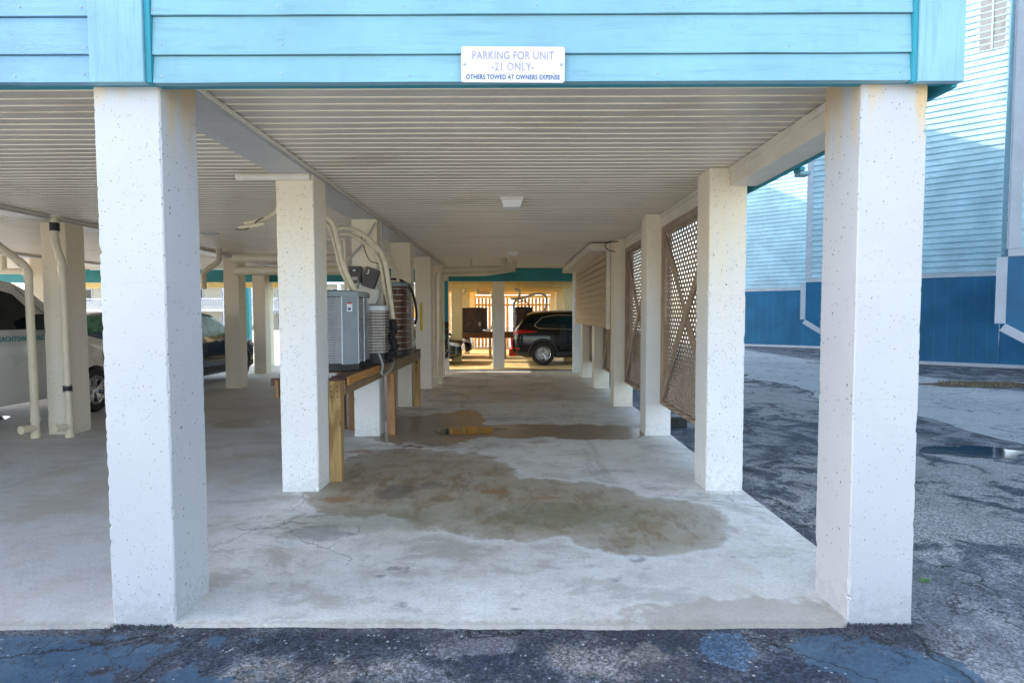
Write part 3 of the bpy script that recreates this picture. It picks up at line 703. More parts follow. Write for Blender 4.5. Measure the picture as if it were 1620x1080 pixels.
# far-left diagonal pipe
t = pipe('drain_pipe', 'cream drain pipe bending diagonally up to the ceiling beside the white van', elbow_path([(-6.119, 7.21, 0), (-6.13, 7.21, 2.16), (-6.87, 7.21, 2.745), (-6.87, 7.21, 2.80)], .06), .045,
    [((-6.13, 7.21, 2.06), (-6.13, 7.21, 2.12), .053), ((-6.20, 7.21, 2.215), (-6.25, 7.21, 2.255), .053), ((-6.119, 7.21, .0), (-6.119, 7.21, .05), .054), ((-6.119, 7.21, .21), (-6.119, 7.21, .27), .052)])
MB().tube([(-6.119, 7.21, .13), (-6.16, 7.06, .13)], .046, 16).build('cleanout', M['pvc'], t, smooth=40)
MB().tube([(-6.16, 7.06, .13), (-6.165, 7.04, .13)], .055, 16).build('cap', M['pvc'], t, smooth=40)
t = pipe('drain_pipe', 'cream drain pipe with black couplings standing in front of the left column', elbow_path([(-5.708, 7.245, 0), (-5.72, 7.245, 2.22), (-5.80, 7.245, 2.50), (-5.80, 7.245, 2.82)], .05), .042,
    [((-5.72, 7.245, 2.12), (-5.722, 7.245, 2.19), .05), ((-5.735, 7.245, 2.27), (-5.747, 7.245, 2.31), .049), ((-5.795, 7.245, 2.47), (-5.80, 7.245, 2.53), .050), ((-5.708, 7.245, .0), (-5.708, 7.245, .05), .054), ((-5.708, 7.245, .22), (-5.708, 7.245, .28), .049)])
MB().tube([(-5.80, 7.245, 2.63), (-5.80, 7.245, 2.73)], .054, 16).build('rubber_coupling', M['black'], t, smooth=40)
MB().tube([(-5.80, 7.245, 2.80), (-5.80, 7.245, 2.822)], .09, 20).build('flange', M['cream'], t, smooth=40)
for z in (.585, .66): MB().tube([(-5.716, 7.245, z), (-5.716, 7.245, z + .014)], .0535, 20).build('clamp', M['steel'], t, smooth=40)
MB().tube([(-5.716, 7.245, .60), (-5.716, 7.245, .66)], .051, 16).build('rubber_coupling', M['black'], t, smooth=40)
MB().tube([(-5.708, 7.245, .14), (-5.77, 7.10, .14)], .043, 16).build('cleanout', M['pvc'], t, smooth=40)
MB().tube([(-5.77, 7.10, .14), (-5.775, 7.085, .14)], .052, 16).build('cap', M['pvc'], t, smooth=40)
# capped stub on top of the second left column
t = pipe('condensate_pipe', 'short white capped pipe lying across the top of the second left column', [(-2.30, 4.925, 2.740), (-1.735, 4.925, 2.740)], .031, [((-2.36, 4.925, 2.740), (-2.30, 4.925, 2.740), .036)], 'cream', 'pipe')
# elbow from ceiling far left
pipe('drain_pipe', 'short cream elbow pipe coming out of the ceiling behind the front left column', elbow_path([(-5.75, 10.6, 2.05), (-5.75, 10.6, 2.35), (-5.45, 10.6, 2.56), (-5.45, 10.6, 2.80)], .06), .05)
pipe('drain_pipe', 'horizontal cream pipe under the far left ceiling above the van roof', [(-14.7, 11.7, 2.47), (-10.05, 11.7, 2.47)], .06, [((-10.12, 11.7, 2.47), (-10.0, 11.7, 2.47), .068), ((-10.75, 11.7, 2.5), (-10.75, 11.7, 2.79), .06), ((-10.45, 11.7, 2.5), (-10.45, 11.7, 2.79), .06)])
# back wall elbows
t = pipe('drain_pipe', 'thicker cream drain pipe with elbow before the teal rear frame', elbow_path([(-1.665, 12.885, 0), (-1.64, 12.885, 2.56), (-.10, 12.885, 2.60), (-.10, 12.885, 2.62)], .12, 7), .058,
    [((-1.665, 12.885, .0), (-1.665, 12.885, .10), .07), ((-1.66, 12.885, .12), (-1.66, 12.885, .27), .064), ((-.62, 12.885, 2.58), (-.56, 12.885, 2.58), .068), ((-.28, 12.885, 2.59), (-.10, 12.885, 2.592), .068), ((-.20, 12.885, 2.60), (-.20, 12.885, 2.83), .065), ((-.95, 12.885, 2.60), (-.95, 12.885, 2.83), .03), ((-1.2, 12.885, 2.569), (-1.14, 12.885, 2.57), .066)])
t = pipe('drain_pipe', 'thinner cream drain pipe behind with a long run under the rear ceiling', elbow_path([(-1.87, 13.5, .1), (-1.87, 13.5, 2.50), (-.6, 13.5, 2.52), (.03, 13.5, 2.62), (.03, 13.5, 2.83)], .10, 6), .052, [((-.02, 13.5, 2.60), (.045, 13.5, 2.64), .06)])
# small strapped pipes left of the second column
t = pipe('condensate_pipe', 'two short taped pipe stubs hanging from the ceiling left of the second column', smooth_path([(-2.62, 5.6, 2.45), (-2.5, 5.62, 2.48), (-2.34, 5.65, 2.56), (-2.3, 5.66, 2.66), (-2.3, 5.66, 2.795)]), .024, [((-2.66, 5.56, 2.40), (-2.42, 5.6, 2.45), .022)], 'foam', 'pipe')
MB().tube(smooth_path([(-2.68, 5.54, 2.39), (-2.60, 5.55, 2.39), (-2.54, 5.575, 2.42), (-2.49, 5.59, 2.48), (-2.42, 5.62, 2.52)]), .006, 6).build('cable', M['black'], t, smooth=60)

# ------------------------------------------------------------------ air conditioner stand
stand = empty('timber_stand', (-1.9, 5.2, 0), 'long timber platform of pine posts and rails carrying three air conditioners', 'stand')
def post(x0, x1, y0, y1, z1, m): MB().box(x0, x1, y0, y1, 0, z1).build('leg', M[m], stand, bevel=.004)
post(-1.718, -1.608, 5.25, 5.34, .945, 'pine_z'); post(-1.64, -1.535, 7.31, 7.40, .805, 'pine_red')
post(-1.70, -1.59, 9.60, 9.69, .80, 'pine_z'); post(-2.22, -2.10, 7.62, 7.71, .80, 'pine_red'); post(-2.06, -1.90, 9.28, 9.32, .80, 'pine_pale')
post(-2.41, -2.31, 7.72, 7.81, .80, 'pine_red'); post(-2.41, -2.31, 9.5, 9.59, .80, 'pine_red')
MB().box(-1.632, -1.592, 5.345, 9.75, .800, .945).build('rail', M['wood_y'], stand, bevel=.004)
MB().box(-2.46, -2.42, 5.95, 9.75, .802, .940).build('rail', M['wood_y'], stand, bevel=.004)
for y in (5.36, 9.70): MB().box(-2.41 if y > 6 else -1.72, -1.636, y, y + .04, .804, .938).build('cross_beam', M['wood_dark'], stand, bevel=.004)
MB().box(-2.53, -1.70, 5.90, 5.945, .82, .90).build('cross_beam', M['wood_dark'], stand, bevel=.004)
MB().box(-2.47, -2.43, 5.85, 5.895, .70, .89).build('leg', M['pine_red'], stand, bevel=.004)
y = 5.40
while y < 9.66:
    if not (7.10 < y < 7.60): MB().box(-2.42 if y > 5.95 else -1.74, -1.585 + random.uniform(-.01, .012), y, y + .135, .947, .972).build('deck_board', M['wood_dark'], stand, bevel=.003)
    y += .146
MB().box(-1.575, -1.55, 5.35, 6.55, .90, .975).build('offcut', M['wood_offcut'], stand, bevel=.004)
for k in range(6):
    MB().lathe([(0, .002), (.007, .001), (.007, -.001)], 10, Matrix.Translation((-1.69 + (k % 2) * .055, 5.248, .90 - (k // 2) * .05)) @ Matrix.Rotation(pi / 2, 4, 'X')).build('nail', M['black'], stand)

def rsq(w, d, r, n=5):
    P = []
    for cx, cy, a in ((w / 2 - r, d / 2 - r, 0), (-w / 2 + r, d / 2 - r, pi / 2), (-w / 2 + r, -d / 2 + r, pi), (w / 2 - r, -d / 2 + r, 3 * pi / 2)):
        P += [(cx + r * cos(a + pi / 2 * i / n), cy + r * sin(a + pi / 2 * i / n)) for i in range(n + 1)]
    return P
def ring_strip(mb, poly, z, hz, k_in, k_out, M_=None):
    n = len(poly); vs = []
    for (k, zz) in ((k_in, z), (k_out, z - hz * .35), (k_out, z + hz * .45), (k_in, z + hz)):
        vs += [Vector((x * k, y * k, zz)) for x, y in poly]
    if M_: vs = [M_ @ v for v in vs]
    fs = []
    for a in range(3):
        for i in range(n): j = (i + 1) % n; fs.append((a * n + i, a * n + j, (a + 1) * n + j, (a + 1) * n + i))
    mb.add(vs, fs)
def condenser(label, loc, w, d, h, r, style, body, slat, coil, z0=.07, group='air conditioners on the timber stand', n=2, rot=0):
    t = empty('air_conditioner', loc, label, 'air conditioner', group)
    T = Matrix.Translation(loc) @ Matrix.Rotation(rot, 4, 'Z'); P = rsq(w, d, r, n)
    if style == 'fine': P = [p for p in P if not (p[0] > w / 2 - .1 and p[1] < -d / 2 + .1)] + [(w / 2 - .14, -d / 2), (w / 2, -d / 2 + .105)]
    MB().prism([(x * 1.02, y * 1.02) for x, y in P], .0, z0, T).build('base_pan', M['black'], t, smooth=30, bevel=.006)
    MB().prism([(x * .93, y * .93) for x, y in P], z0, h - .05, T).build('coil', M[coil], t, smooth=30)
    mb = MB(); z = z0 + .02
    pit = {'fine': .0185, 'round': .034, 'wire': .085}[style]
    while z < h - .08:
        ring_strip(mb, P, z, pit * (.42 if style != 'wire' else .12), .965, 1.0, T); z += pit
    mb.build('louvre', M[slat], t, smooth=40)
    mb = MB(); k = 0
    L = sum(hypot(P[i][0] - P[i - 1][0], P[i][1] - P[i - 1][1]) for i in range(len(P)))
    step = {'fine': .19, 'round': .10, 'wire': .06}[style]; wd = {'fine': .012, 'round': .007, 'wire': .0035}[style]
    acc = 0
    for i in range(len(P)):
        a, b = Vector(P[i - 1]), Vector(P[i]); l = (b - a).length
        m_ = max(1, round(l / step))
        if l < .07: continue
        for q in range(m_):
            c = a + (b - a) * (q / m_); c = c * 1.003
            mb.tube([T @ Vector((c.x, c.y, z0)), T @ Vector((c.x, c.y, h - .06))], wd / 2, 6)
    mb.build('grille_bar', M[slat], t, smooth=40)
    # corner service panel
    mb = MB(); c = .14 if style == 'fine' else .10
    if style == 'fine':
        a = Vector((w / 2 - c, -d / 2 - .006)); b = Vector((w / 2 + .006, -d / 2 + c * .75))
        a2, b2 = a * .9, b * .9
        mb.prism([tuple(a2), tuple(a), tuple(b), tuple(b2)], z0 - .01, h - .05, T); mb.build('service_panel', M[body], t, bevel=.006)
    # top: cap rim and fan grille
    mb = MB(); Q = P
    n_ = len(Q); vs = []
    for (k_, zz) in ((.90, h - .03), (1.025, h - .065), (1.03, h - .05), (1.02, h - .012), (.97, h), (.80, h + .004), (.80, h - .03)):
        vs += [T @ Vector((x * k_, y * k_, zz)) for x, y in Q]
    fs = [(a_ * n_ + i, a_ * n_ + (i + 1) % n_, (a_ + 1) * n_ + (i + 1) % n_, (a_ + 1) * n_ + i) for a_ in range(6) for i in range(n_)]
    mb.add(vs, fs).build('top_cover', M[body], t, smooth=40)
    mb = MB(); R = min(w, d) * .43
    for q in range(1, 9):
        rr = R * q / 8; mb.tube([T @ Vector((rr * cos(a), rr * sin(a), h + .004 + .012 * (1 - q / 8))) for a in [2 * pi * j / 28 for j in range(29)]], .003, 5, False)
    for q in range(8): mb.tube([T @ Vector((.03 * cos(q * pi / 4), .03 * sin(q * pi / 4), h + .014)), T @ Vector((R * cos(q * pi / 4), R * sin(q * pi / 4), h + .003))], .004, 5)
    mb.build('fan_guard', M['black'], t, smooth=40)
    MB().lathe([(0, h - .03), (.08, h - .03), (.08, h - .09), (0, h - .09)], 20, T).build('fan_motor', M['black'], t, smooth=40)
    mb = MB()
    for q in range(4):
        a = q * pi / 2 + .3; mb.add([T @ Vector((.05 * cos(a), .05 * sin(a), h - .06)), T @ Vector((R * cos(a - .15), R * sin(a - .15), h - .05)), T @ Vector((R * cos(a + .35), R * sin(a + .35), h - .085)), T @ Vector((.05 * cos(a + .5), .05 * sin(a + .5), h - .08))], [(0, 1, 2, 3)])
    mb.build('fan_blade', M['steel'], t)
    return t, T
t1, T1 = condenser('slate grey air conditioner with fine louvres, nearest on the timber stand', (-2.02, 6.22, .974), .76, .62, .84, .05, 'fine', 'ac_grey', 'ac_metal', 'coil')
# sticker on the corner panel
cdir = Vector((.176, .1335, 0)).normalized(); nrm = Vector((cdir.y, -cdir.x, 0))
def on_panel(t, T, w, d, c, u, z0, z1, uw, m, off=.005, name='sticker'):
    a = Vector((w / 2 - c, -d / 2 - .006, 0)); b = Vector((w / 2 + .006, -d / 2 + c * .75, 0)); e = (b - a); L = e.length; e.normalize(); nn = Vector((e.y, -e.x, 0))
    p = a + e * (L * u); q = p + e * uw; vs = []
    for zz in (z0, z1):
        for s in (p, q): vs.append(T @ (Vector((s.x, s.y, zz)) + nn * off))
    MB().add(vs, [(0, 1, 3, 2)]).build(name, M[m], t)
on_panel(t1, T1, .76, .62, .14, .30, .62, .70, .06, 'label_white'); on_panel(t1, T1, .76, .62, .14, .34, .70, .715, .045, 'red', .006)
on_panel(t1, T1, .76, .62, .14, .36, .635, .66, .03, 'navy_ink', .0065)
t2, T2 = condenser('taupe air conditioner with rounded slats, squeezed between the grey one and the tall one', (-1.76, 6.99, .974), .54, .50, .70, .17, 'round', 'ac_metal', 'ac_warm', 'coil', .12)
t3, T3 = condenser('tall bronze air conditioner with wire guard, farthest on the timber stand', (-1.93, 8.42, .974), .82, .82, 1.05, .16, 'wire', 'ac_grey', 'ac_wire', 'coil_br', .08, n=4)
MB().box(-1.519, -1.514, 8.12, 8.19, 1.60, 1.68).build('warning_badge', M['red'], t3)

# line sets, conduits, cables
def hose(name, label, P, r, mat, cat='hose', group=None, n=10):
    P = smooth_path(P, 8); t = MB().tube(P, r, n).build(name, M[mat], None, smooth=60); return tag(t, label, cat, group)
hose('refrigerant_line', 'cream wrapped line dropping straight to the back of the grey unit beside the second column', [(-1.95, 5.9, 2.60), (-1.86, 5.92, 2.5), (-1.82, 5.95, 2.32), (-1.78, 5.98, 2.10), (-1.72, 6.02, 1.92), (-1.66, 6.06, 1.80)], .027, 'foam', 'insulated line')
hose('refrigerant_line', 'second cream line strapped alongside the one that drops to the grey unit', [(-1.99, 5.95, 2.56), (-1.91, 5.97, 2.46), (-1.865, 6.0, 2.28), (-1.825, 6.03, 2.06), (-1.765, 6.07, 1.9), (-1.71, 6.12, 1.8)], .020, 'foam', 'insulated line')
hose('refrigerant_line', 'outer cream line arching over the meter boxes and down to the taupe unit', [(-2.05, 6.5, 2.50), (-1.95, 6.55, 2.55), (-1.82, 6.62, 2.53), (-1.64, 6.72, 2.40), (-1.54, 6.80, 2.24), (-1.50, 6.84, 2.0), (-1.47, 6.86, 1.7), (-1.45, 6.87, 1.5)], .029, 'foam', 'insulated line')
hose('refrigerant_line', 'inner cream line arching just below the outer arch toward the taupe unit', [(-2.05, 6.55, 2.44), (-1.95, 6.6, 2.49), (-1.83, 6.68, 2.46), (-1.68, 6.78, 2.33), (-1.59, 6.86, 2.16), (-1.56, 6.9, 1.9), (-1.52, 6.92, 1.7), (-1.47, 6.92, 1.48)], .021, 'foam', 'insulated line')
hose('refrigerant_line', 'thin tan line curving down behind the arches to the tall bronze unit', [(-2.0, 7.9, 2.62), (-1.85, 7.9, 2.45), (-1.72, 7.9, 2.30), (-1.63, 7.92, 2.16), (-1.60, 7.96, 2.02)], .022, 'foam', 'insulated line')
hose('power_cable', 'thin black cable looping across the column above the meter boxes', [(-1.95, 7.2, 2.62), (-1.90, 7.2, 2.52), (-1.86, 7.2, 2.36), (-1.80, 7.2, 2.24), (-1.70, 7.18, 2.20), (-1.62, 7.16, 2.13), (-1.585, 7.16, 2.06)], .006, 'black', 'cable')
hose('grey_conduit', 'grey flexible conduit falling from the ceiling to the left meter box', [(-1.73, 7.22, 2.72), (-1.82, 7.21, 2.56), (-1.92, 7.21, 2.42), (-2.03, 7.21, 2.30), (-2.065, 7.21, 2.2), (-2.07, 7.21, 2.1)], .012, 'pvc_grey', 'conduit')
hose('grey_conduit', 'grey conduit running down the right edge of the column past the tilted box', [(-1.66, 7.24, 2.74), (-1.655, 7.24, 2.45), (-1.64, 7.22, 2.2), (-1.61, 7.2, 2.08), (-1.66, 7.18, 1.95)], .013, 'pvc_grey', 'conduit')
hose('grey_conduit', 'short grey whip from the tilted box down to the taupe unit', [(-1.70, 7.16, 1.93), (-1.66, 7.12, 1.86), (-1.66, 7.08, 1.78), (-1.69, 7.04, 1.70)], .013, 'pvc_grey', 'conduit')
hose('grey_conduit', 'short grey conduit under the upright meter box into the grey unit', [(-1.94, 7.16, 1.98), (-1.935, 7.1, 1.9), (-1.93, 6.8, 1.82), (-1.93, 6.6, 1.80)], .012, 'pvc_grey', 'conduit')
hose('black_hose', 'black hose draped over the tall bronze unit and down its far side', [(-1.80, 8.05, 2.03), (-1.70, 8.03, 2.06), (-1.58, 8.1, 2.04), (-1.50, 8.3, 1.96), (-1.47, 8.5, 1.78), (-1.46, 8.6, 1.55), (-1.50, 8.7, 1.42)], .018, 'black', 'hose')
hose('yellow_tube', 'yellow gas tube standing between the tall bronze unit and the next column', [(-1.47, 9.1, 1.75), (-1.47, 9.1, 1.5), (-1.47, 9.1, 1.30)], .022, 'yellow', 'tube')
tp = hose('taped_bundle', 'bundle of black taped valves hanging beside the taupe unit', [(-1.44, 6.80, 1.50), (-1.43, 6.79, 1.40), (-1.45, 6.78, 1.28), (-1.42, 6.78, 1.16), (-1.46, 6.77, 1.08), (-1.50, 6.76, 1.02)], .045, 'black_gloss', 'pipe bundle', n=9)
for v in tp.data.vertices:
    q = mnoise.noise(v.co * 22); v.co += Vector((q, -q, .4 * q)) * .03
hose('grey_conduit', 'looped grey conduit hooked under the front rail of the timber stand', [(-1.53, 6.45, 1.12), (-1.50, 6.5, .99), (-1.49, 6.4, .90), (-1.50, 6.62, .86), (-1.49, 6.9, .90), (-1.50, 7.1, .98)], .014, 'pvc_grey', 'conduit')
# PVC runs behind the second column
pipe('drain_pipe', 'upper horizontal cream pipe behind the second left column', [(-4.4, 9.0, 2.45), (-2.15, 9.0, 2.45)], .07, [((-2.3, 9.0, 2.45), (-2.16, 9.0, 2.45), .08)])
pipe('drain_pipe', 'lower horizontal cream pipe behind the second left column', [(-4.4, 9.05, 2.26), (-2.15, 9.05, 2.26)], .07, [((-2.3, 9.05, 2.26), (-2.16, 9.05, 2.26), .08)])
pipe('condensate_pipe', 'thin square-cornered cream pipe running down beside the meter column', elbow_path([(-2.65, 7.15, 2.50), (-2.10, 7.15, 2.50), (-2.10, 7.15, 1.85)], .03), .017, (), 'pvc', 'pipe')

# meter boxes
mbx = empty('disconnect_box', (-1.985, 7.2, 2.065), 'upright dark box with grey handle slot on the column behind the air conditioners', 'electrical box')
MB().box(-2.06, -1.912, 7.165, 7.256, 1.962, 2.165).build('case', M['bronze_box'], mbx, bevel=.006)
MB().box(-2.066, -1.906, 7.155, 7.163, 2.075, 2.169).build('lid', M['bronze_box'], mbx, bevel=.003)
MB().box(-2.035, -1.935, 7.149, 7.154, 2.095, 2.137).build('handle', M['black'], mbx, bevel=.002)
MB().box(-2.005, -1.97, 7.144, 7.148, 2.107, 2.123).build('switch', M['label_white'], mbx)
MB().box(-2.025, -1.95, 7.160, 7.164, 1.995, 2.035).build('sticker', M['label_grey'], mbx)
bx = empty('disconnect_box', (-1.787, 7.2, 2.02), 'tilted black box painted with a white number 3 on the column', 'electrical box')
TB = Matrix.Translation((-1.787, 7.17, 2.02)) @ Matrix.Rotation(radians(20), 4, 'Y')
MB().box(-.082, .082, -.035, .055, -.12, .12, TB).build('case', M['bronze_box'], bx, bevel=.006)
MB().box(-.086, .086, -.043, -.037, .00, .124, TB).build('lid', M['bronze_box'], bx, bevel=.003)
text_mesh('3', .085, .75, 'number', M['white_ink'], bx, TB @ Vector((-.045, -.046, .06)), Matrix.Rotation(radians(20), 4, 'Y') @ RX)

# ------------------------------------------------------------------ lattice panels
def lattice(y0, y1, z0, z1, label):
    xc = 1.915
    t = empty('lattice_panel', (xc, y0, z0), label, 'lattice panel', 'lattice panels between the right hand columns')
    MB().box(1.878, 1.972, y0, y1, z0, z0 + .045).build('rail', M['lattice_y'], t, bevel=.003)
    MB().box(1.878, 1.972, y0, y1, z1 - .075, z1).build('rail', M['lattice_y'], t, bevel=.003)
    for a in (y0, y1 - .085): MB().box(1.880, 1.97, a, a + .085, z0 + .046, z1 - .076).build('stile', M['lattice'], t, bevel=.003)
    ya, yb, za, zb = y0 + .07, y1 - .07, z0 + .04, z1 - .07
    for sgn, x in ((1, 1.938), (-1, 1.9425)):
        mb = MB(); p = .098; c = -(yb - ya) if sgn > 0 else 0
        c0 = za - (yb - ya) if sgn > 0 else za
        k = 0
        while True:
            cc = c0 + k * p; k += 1
            # line z = cc + sgn*(y-ya)
            if sgn > 0: lo = max(ya, ya + (za - cc)); hi = min(yb, ya + (zb - cc))
            else: lo = max(ya, ya + (cc - zb)); hi = min(yb, ya + (cc - za))
            if cc > zb + (yb - ya if sgn < 0 else 0): break
            if hi - lo < .05: continue
            f = (lambda y: cc + sgn * (y - ya))
            mb.bar((x, lo, f(lo)), (x, hi, f(hi)), .036, .004, (1, 0, 0))
        mb.build('slat', M['lattice'], t)
    # crossed braces on the inner side
    for sgn, x in ((1, 1.912), (-1, 1.888)):
        a = (x, y0 + .05, z0 + .08 if sgn > 0 else z1 - .12); b = (x, y1 - .05, z1 - .12 if sgn > 0 else z0 + .08)
        MB().bar(a, b, .088, .020, (1, 0, 0)).build('brace', M['lattice'], t, bevel=.003)
lattice(5.292, 7.255, .41, 2.652, 'nearest lattice panel with crossed braces, between the second and third right columns')
lattice(7.588, 9.590, .41, 2.652, 'second lattice panel, between the third and fourth right columns')
lattice(9.923, 11.926, .41, 2.652, 'third lattice panel, its lower half showing under the siding box')
lattice(12.26, 13.996, .41, 2.652, 'farthest lattice panel, a sliver below the end of the siding box')
t = empty('cinder_block', (2.22, 7.9, -.02), 'dark concrete block on the asphalt outside the lattice', 'block')
mb = MB(); mb.box(2.10, 2.42, 7.85, 8.03, -.02, .13); mb.build('block_body', M['plastic'], t, bevel=.01)
MB().box(2.13, 2.24, 7.845, 7.85, .0, .11).build('hollow_shade', M['black'], t); MB().box(2.28, 2.39, 7.845, 7.85, .0, .11).build('hollow_shade', M['black'], t)  # black plates give the openings their shade; no recess is cut
hose('power_cable', 'black cable loop on top of the fourth right column by the white duct', [(1.70, 9.56, 2.60), (1.60, 9.55, 2.62), (1.54, 9.55, 2.68), (1.56, 9.56, 2.74), (1.64, 9.57, 2.765), (1.76, 9.575, 2.77)], .008, 'black', 'cable')
# ------------------------------------------------------------------ hanging black bundle on rear left post
P = []
random.seed(3)
for k in range(46):
    a = k * .9; P.append((-1.80 + .07 * sin(a * 1.3) + random.uniform(-.02, .02), 15.02 + .03 * cos(a * 2), 1.35 - .45 * (1 - cos(a * .47)) + random.uniform(-.05, .05)))
o = MB().tube(smooth_path(P, 4), .018, 6).build('hose_coil', M['black_gloss'], None, smooth=60); tag(o, 'tangled black hose hanging from the rear left post', 'hose')

# ------------------------------------------------------------------ vehicles
def lerp(P, x):
    if x <= P[0][0]: return P[0][1]
    for (a, b) in zip(P, P[1:]):
        if x <= b[0]: return a[1] + (b[1] - a[1]) * (x - a[0]) / (b[0] - a[0])
    return P[-1][1]
def vehicle(name, label, cat, loc, rot, top, bot, W_, belt, paint, wheels, wr, side_glass, shield, rear_glass, lamps=(), tumble=.30, crown=.03, cladding=False, seams=(), handles=(), glass='glass', mirror=None, chrome_belt=False, style='five', group=None):
    t = empty(name, (0, 0, 0), label, cat, group)
    x0, x1 = top[0][0], top[-1][0]
    # smooth the profile
    def T_(x): return sum(lerp(top, x + k * .012) for k in (-2, -1, 0, 1, 2)) / 5
    def plan(x):
        u = (x - (x0 + x1) / 2) / ((x1 - x0) / 2); u = min(1, abs(u)); return 1 - .07 * u ** 4 - .20 * max(0, (u - .88) / .12) ** 2.5
    def hw(x, z):
        w = W_ / 2 * plan(x)
        if z < belt: w *= 1 - .05 * ((z - (belt * .62)) / .5) ** 2
        else: w = w * (1 - .05 * ((belt * .38) / .5) ** 2) - (z - belt) * tumble
        return max(w, .1)
    xs = sorted(set([round(x0 + (x1 - x0) * k / 60, 4) for k in range(61)] + [p[0] for p in top]))
    rings = []
    def ring(x):
        zt = T_(x); zb = lerp(bot, x); rr = min(.09, (zt - zb) * .25); R = []
        for k in range(9): z = zb + (zt - rr - zb) * k / 8; R.append((x, hw(x, z) - (.03 if k == 0 else 0), z))
        h_ = hw(x, zt - rr)
        for k in range(1, 5): a = pi / 2 * k / 4; R.append((x, h_ - rr * 1.3 * (1 - cos(a)), zt - rr + rr * sin(a)))
        hh = R[-1][1]
        for k in range(1, 6): y_ = hh * (1 - k / 5); R.append((x, y_, zt + crown * (1 - (y_ / hh) ** 2)))
        return R + [(p[0], -p[1], p[2]) for p in R[-2::-1]]
    rings = [ring(x) for x in xs]; n = len(rings[0]); vs = [p for r in rings for p in r]
    fs = [(i * n + k, i * n + (k + 1) % n, (i + 1) * n + (k + 1) % n, (i + 1) * n + k) for i in range(len(rings) - 1) for k in range(n)]
    fs += [tuple(range(n)), tuple((len(rings) - 1) * n + k for k in range(n))[::-1]]
    body = MB().add(vs, fs).build('body', M[paint], None, smooth=32)
    # wheel arches cut out for real
    cut = []
    for wx in wheels:
        for sy in (-1, 1):
            c = MB().lathe([(0, -.26), (wr * 1.10, -.26), (wr * 1.10, .14), (0, .14)], 40, Matrix.Translation((wx, sy * W_ / 2, wr)) @ Matrix.Rotation(pi / 2 * -sy, 4, 'X')).build('tmp_cut', None, None)
            bm = bmesh.new(); bm.from_mesh(c.data); bmesh.ops.remove_doubles(bm, verts=bm.verts, dist=1e-5); bmesh.ops.recalc_face_normals(bm, faces=bm.faces); bm.to_mesh(c.data); bm.free()
            mo = body.modifiers.new('b', 'BOOLEAN'); mo.operation = 'DIFFERENCE'; mo.object = c; mo.solver = 'EXACT'; cut.append(c)
    bpy.context.view_layer.update()
    me = bpy.data.meshes.new_from_object(body.evaluated_get(bpy.context.evaluated_depsgraph_get()))
    body.modifiers.clear(); body.data = me
    for c in cut: bpy.data.objects.remove(c)
    me.set_sharp_from_angle(angle=radians(32)); body.parent = t
    def side_patch(nm, Plo, Phi, m, off=.006, sides=(-1, 1), par=None, nn=26, jz=5):
        xa, xb = Plo[0][0], Plo[-1][0]
        for sy in sides:
            rows = []
            for i in range(nn + 1):
                x = xa + (xb - xa) * i / nn; zl, zh = lerp(Plo, x), lerp(Phi, x)
                rows.append([(x, sy * (hw(x, zl + (zh - zl) * k / jz) + off), zl + (zh - zl) * k / jz) for k in range(jz + 1)])
            ob = MB().sheet(rows).build(nm, M[m], None, smooth=50); ob.parent = par or t
    for (lo, hi) in side_glass:
        side_patch('window', lo, hi, glass)
        if chrome_belt:
            for sy in (-1, 1):
                Pp = [(p[0], sy * (hw(p[0], p[1]) + .009), p[1]) for p in lo] + [(p[0], sy * (hw(p[0], p[1]) + .009), p[1]) for p in reversed(hi)]
                ob = MB().tube(Pp + [Pp[0]], .009, 6, False).build('window_trim', M['chrome'], None, smooth=60); ob.parent = t
    def top_patch(nm, xa, xb, v, m, off=.006):
        rows = []
        for i in range(15):
            x = xa + (xb - xa) * i / 14; zt = T_(x); rr = min(.09, (zt - lerp(bot, x)) * .25); hh = hw(x, zt - rr) - rr * 1.3
            sl = (T_(x + .02) - T_(x - .02)) / .04; nl = sqrt(1 + sl * sl)
            rows.append([(x - sl / nl * off, hh * v * (2 * k / 10 - 1), zt + crown * (1 - (v * (2 * k / 10 - 1)) ** 2) + off / nl) for k in range(11)])
        ob = MB().sheet(rows).build(nm, M[m], None, smooth=50); ob.parent = t
    if shield: top_patch('windscreen', shield[0], shield[1], 1.0, glass)
    if rear_glass: top_patch('rear_window', rear_glass[0], rear_glass[1], .98, glass)
    for (nm, lo, hi, m) in lamps: side_patch(nm, lo, hi, m, .010, nn=10, jz=3)
    for (nm, xa, zlo, zhi, yw, m) in ():
        pass
    for sx in seams:
        for sy in (-1, 1):
            Pp = [(x, sy * (hw(x, z) + .0015), z) for x, z in sx]
            ob = MB().tube(Pp, .005, 5).build('door_seam', M['black'], None, smooth=60); ob.parent = t
    for hx, hz in handles:
        for sy in (-1, 1):
            y_ = hw(hx, hz)
            ob = MB().tube([(hx - .09, sy * (y_ + .0), hz), (hx - .07, sy * (y_ + .028), hz + .002), (hx + .07, sy * (y_ + .028), hz + .002), (hx + .09, sy * y_, hz)], .012, 8).build('door_handle', M[paint], None, smooth=60); ob.parent = t
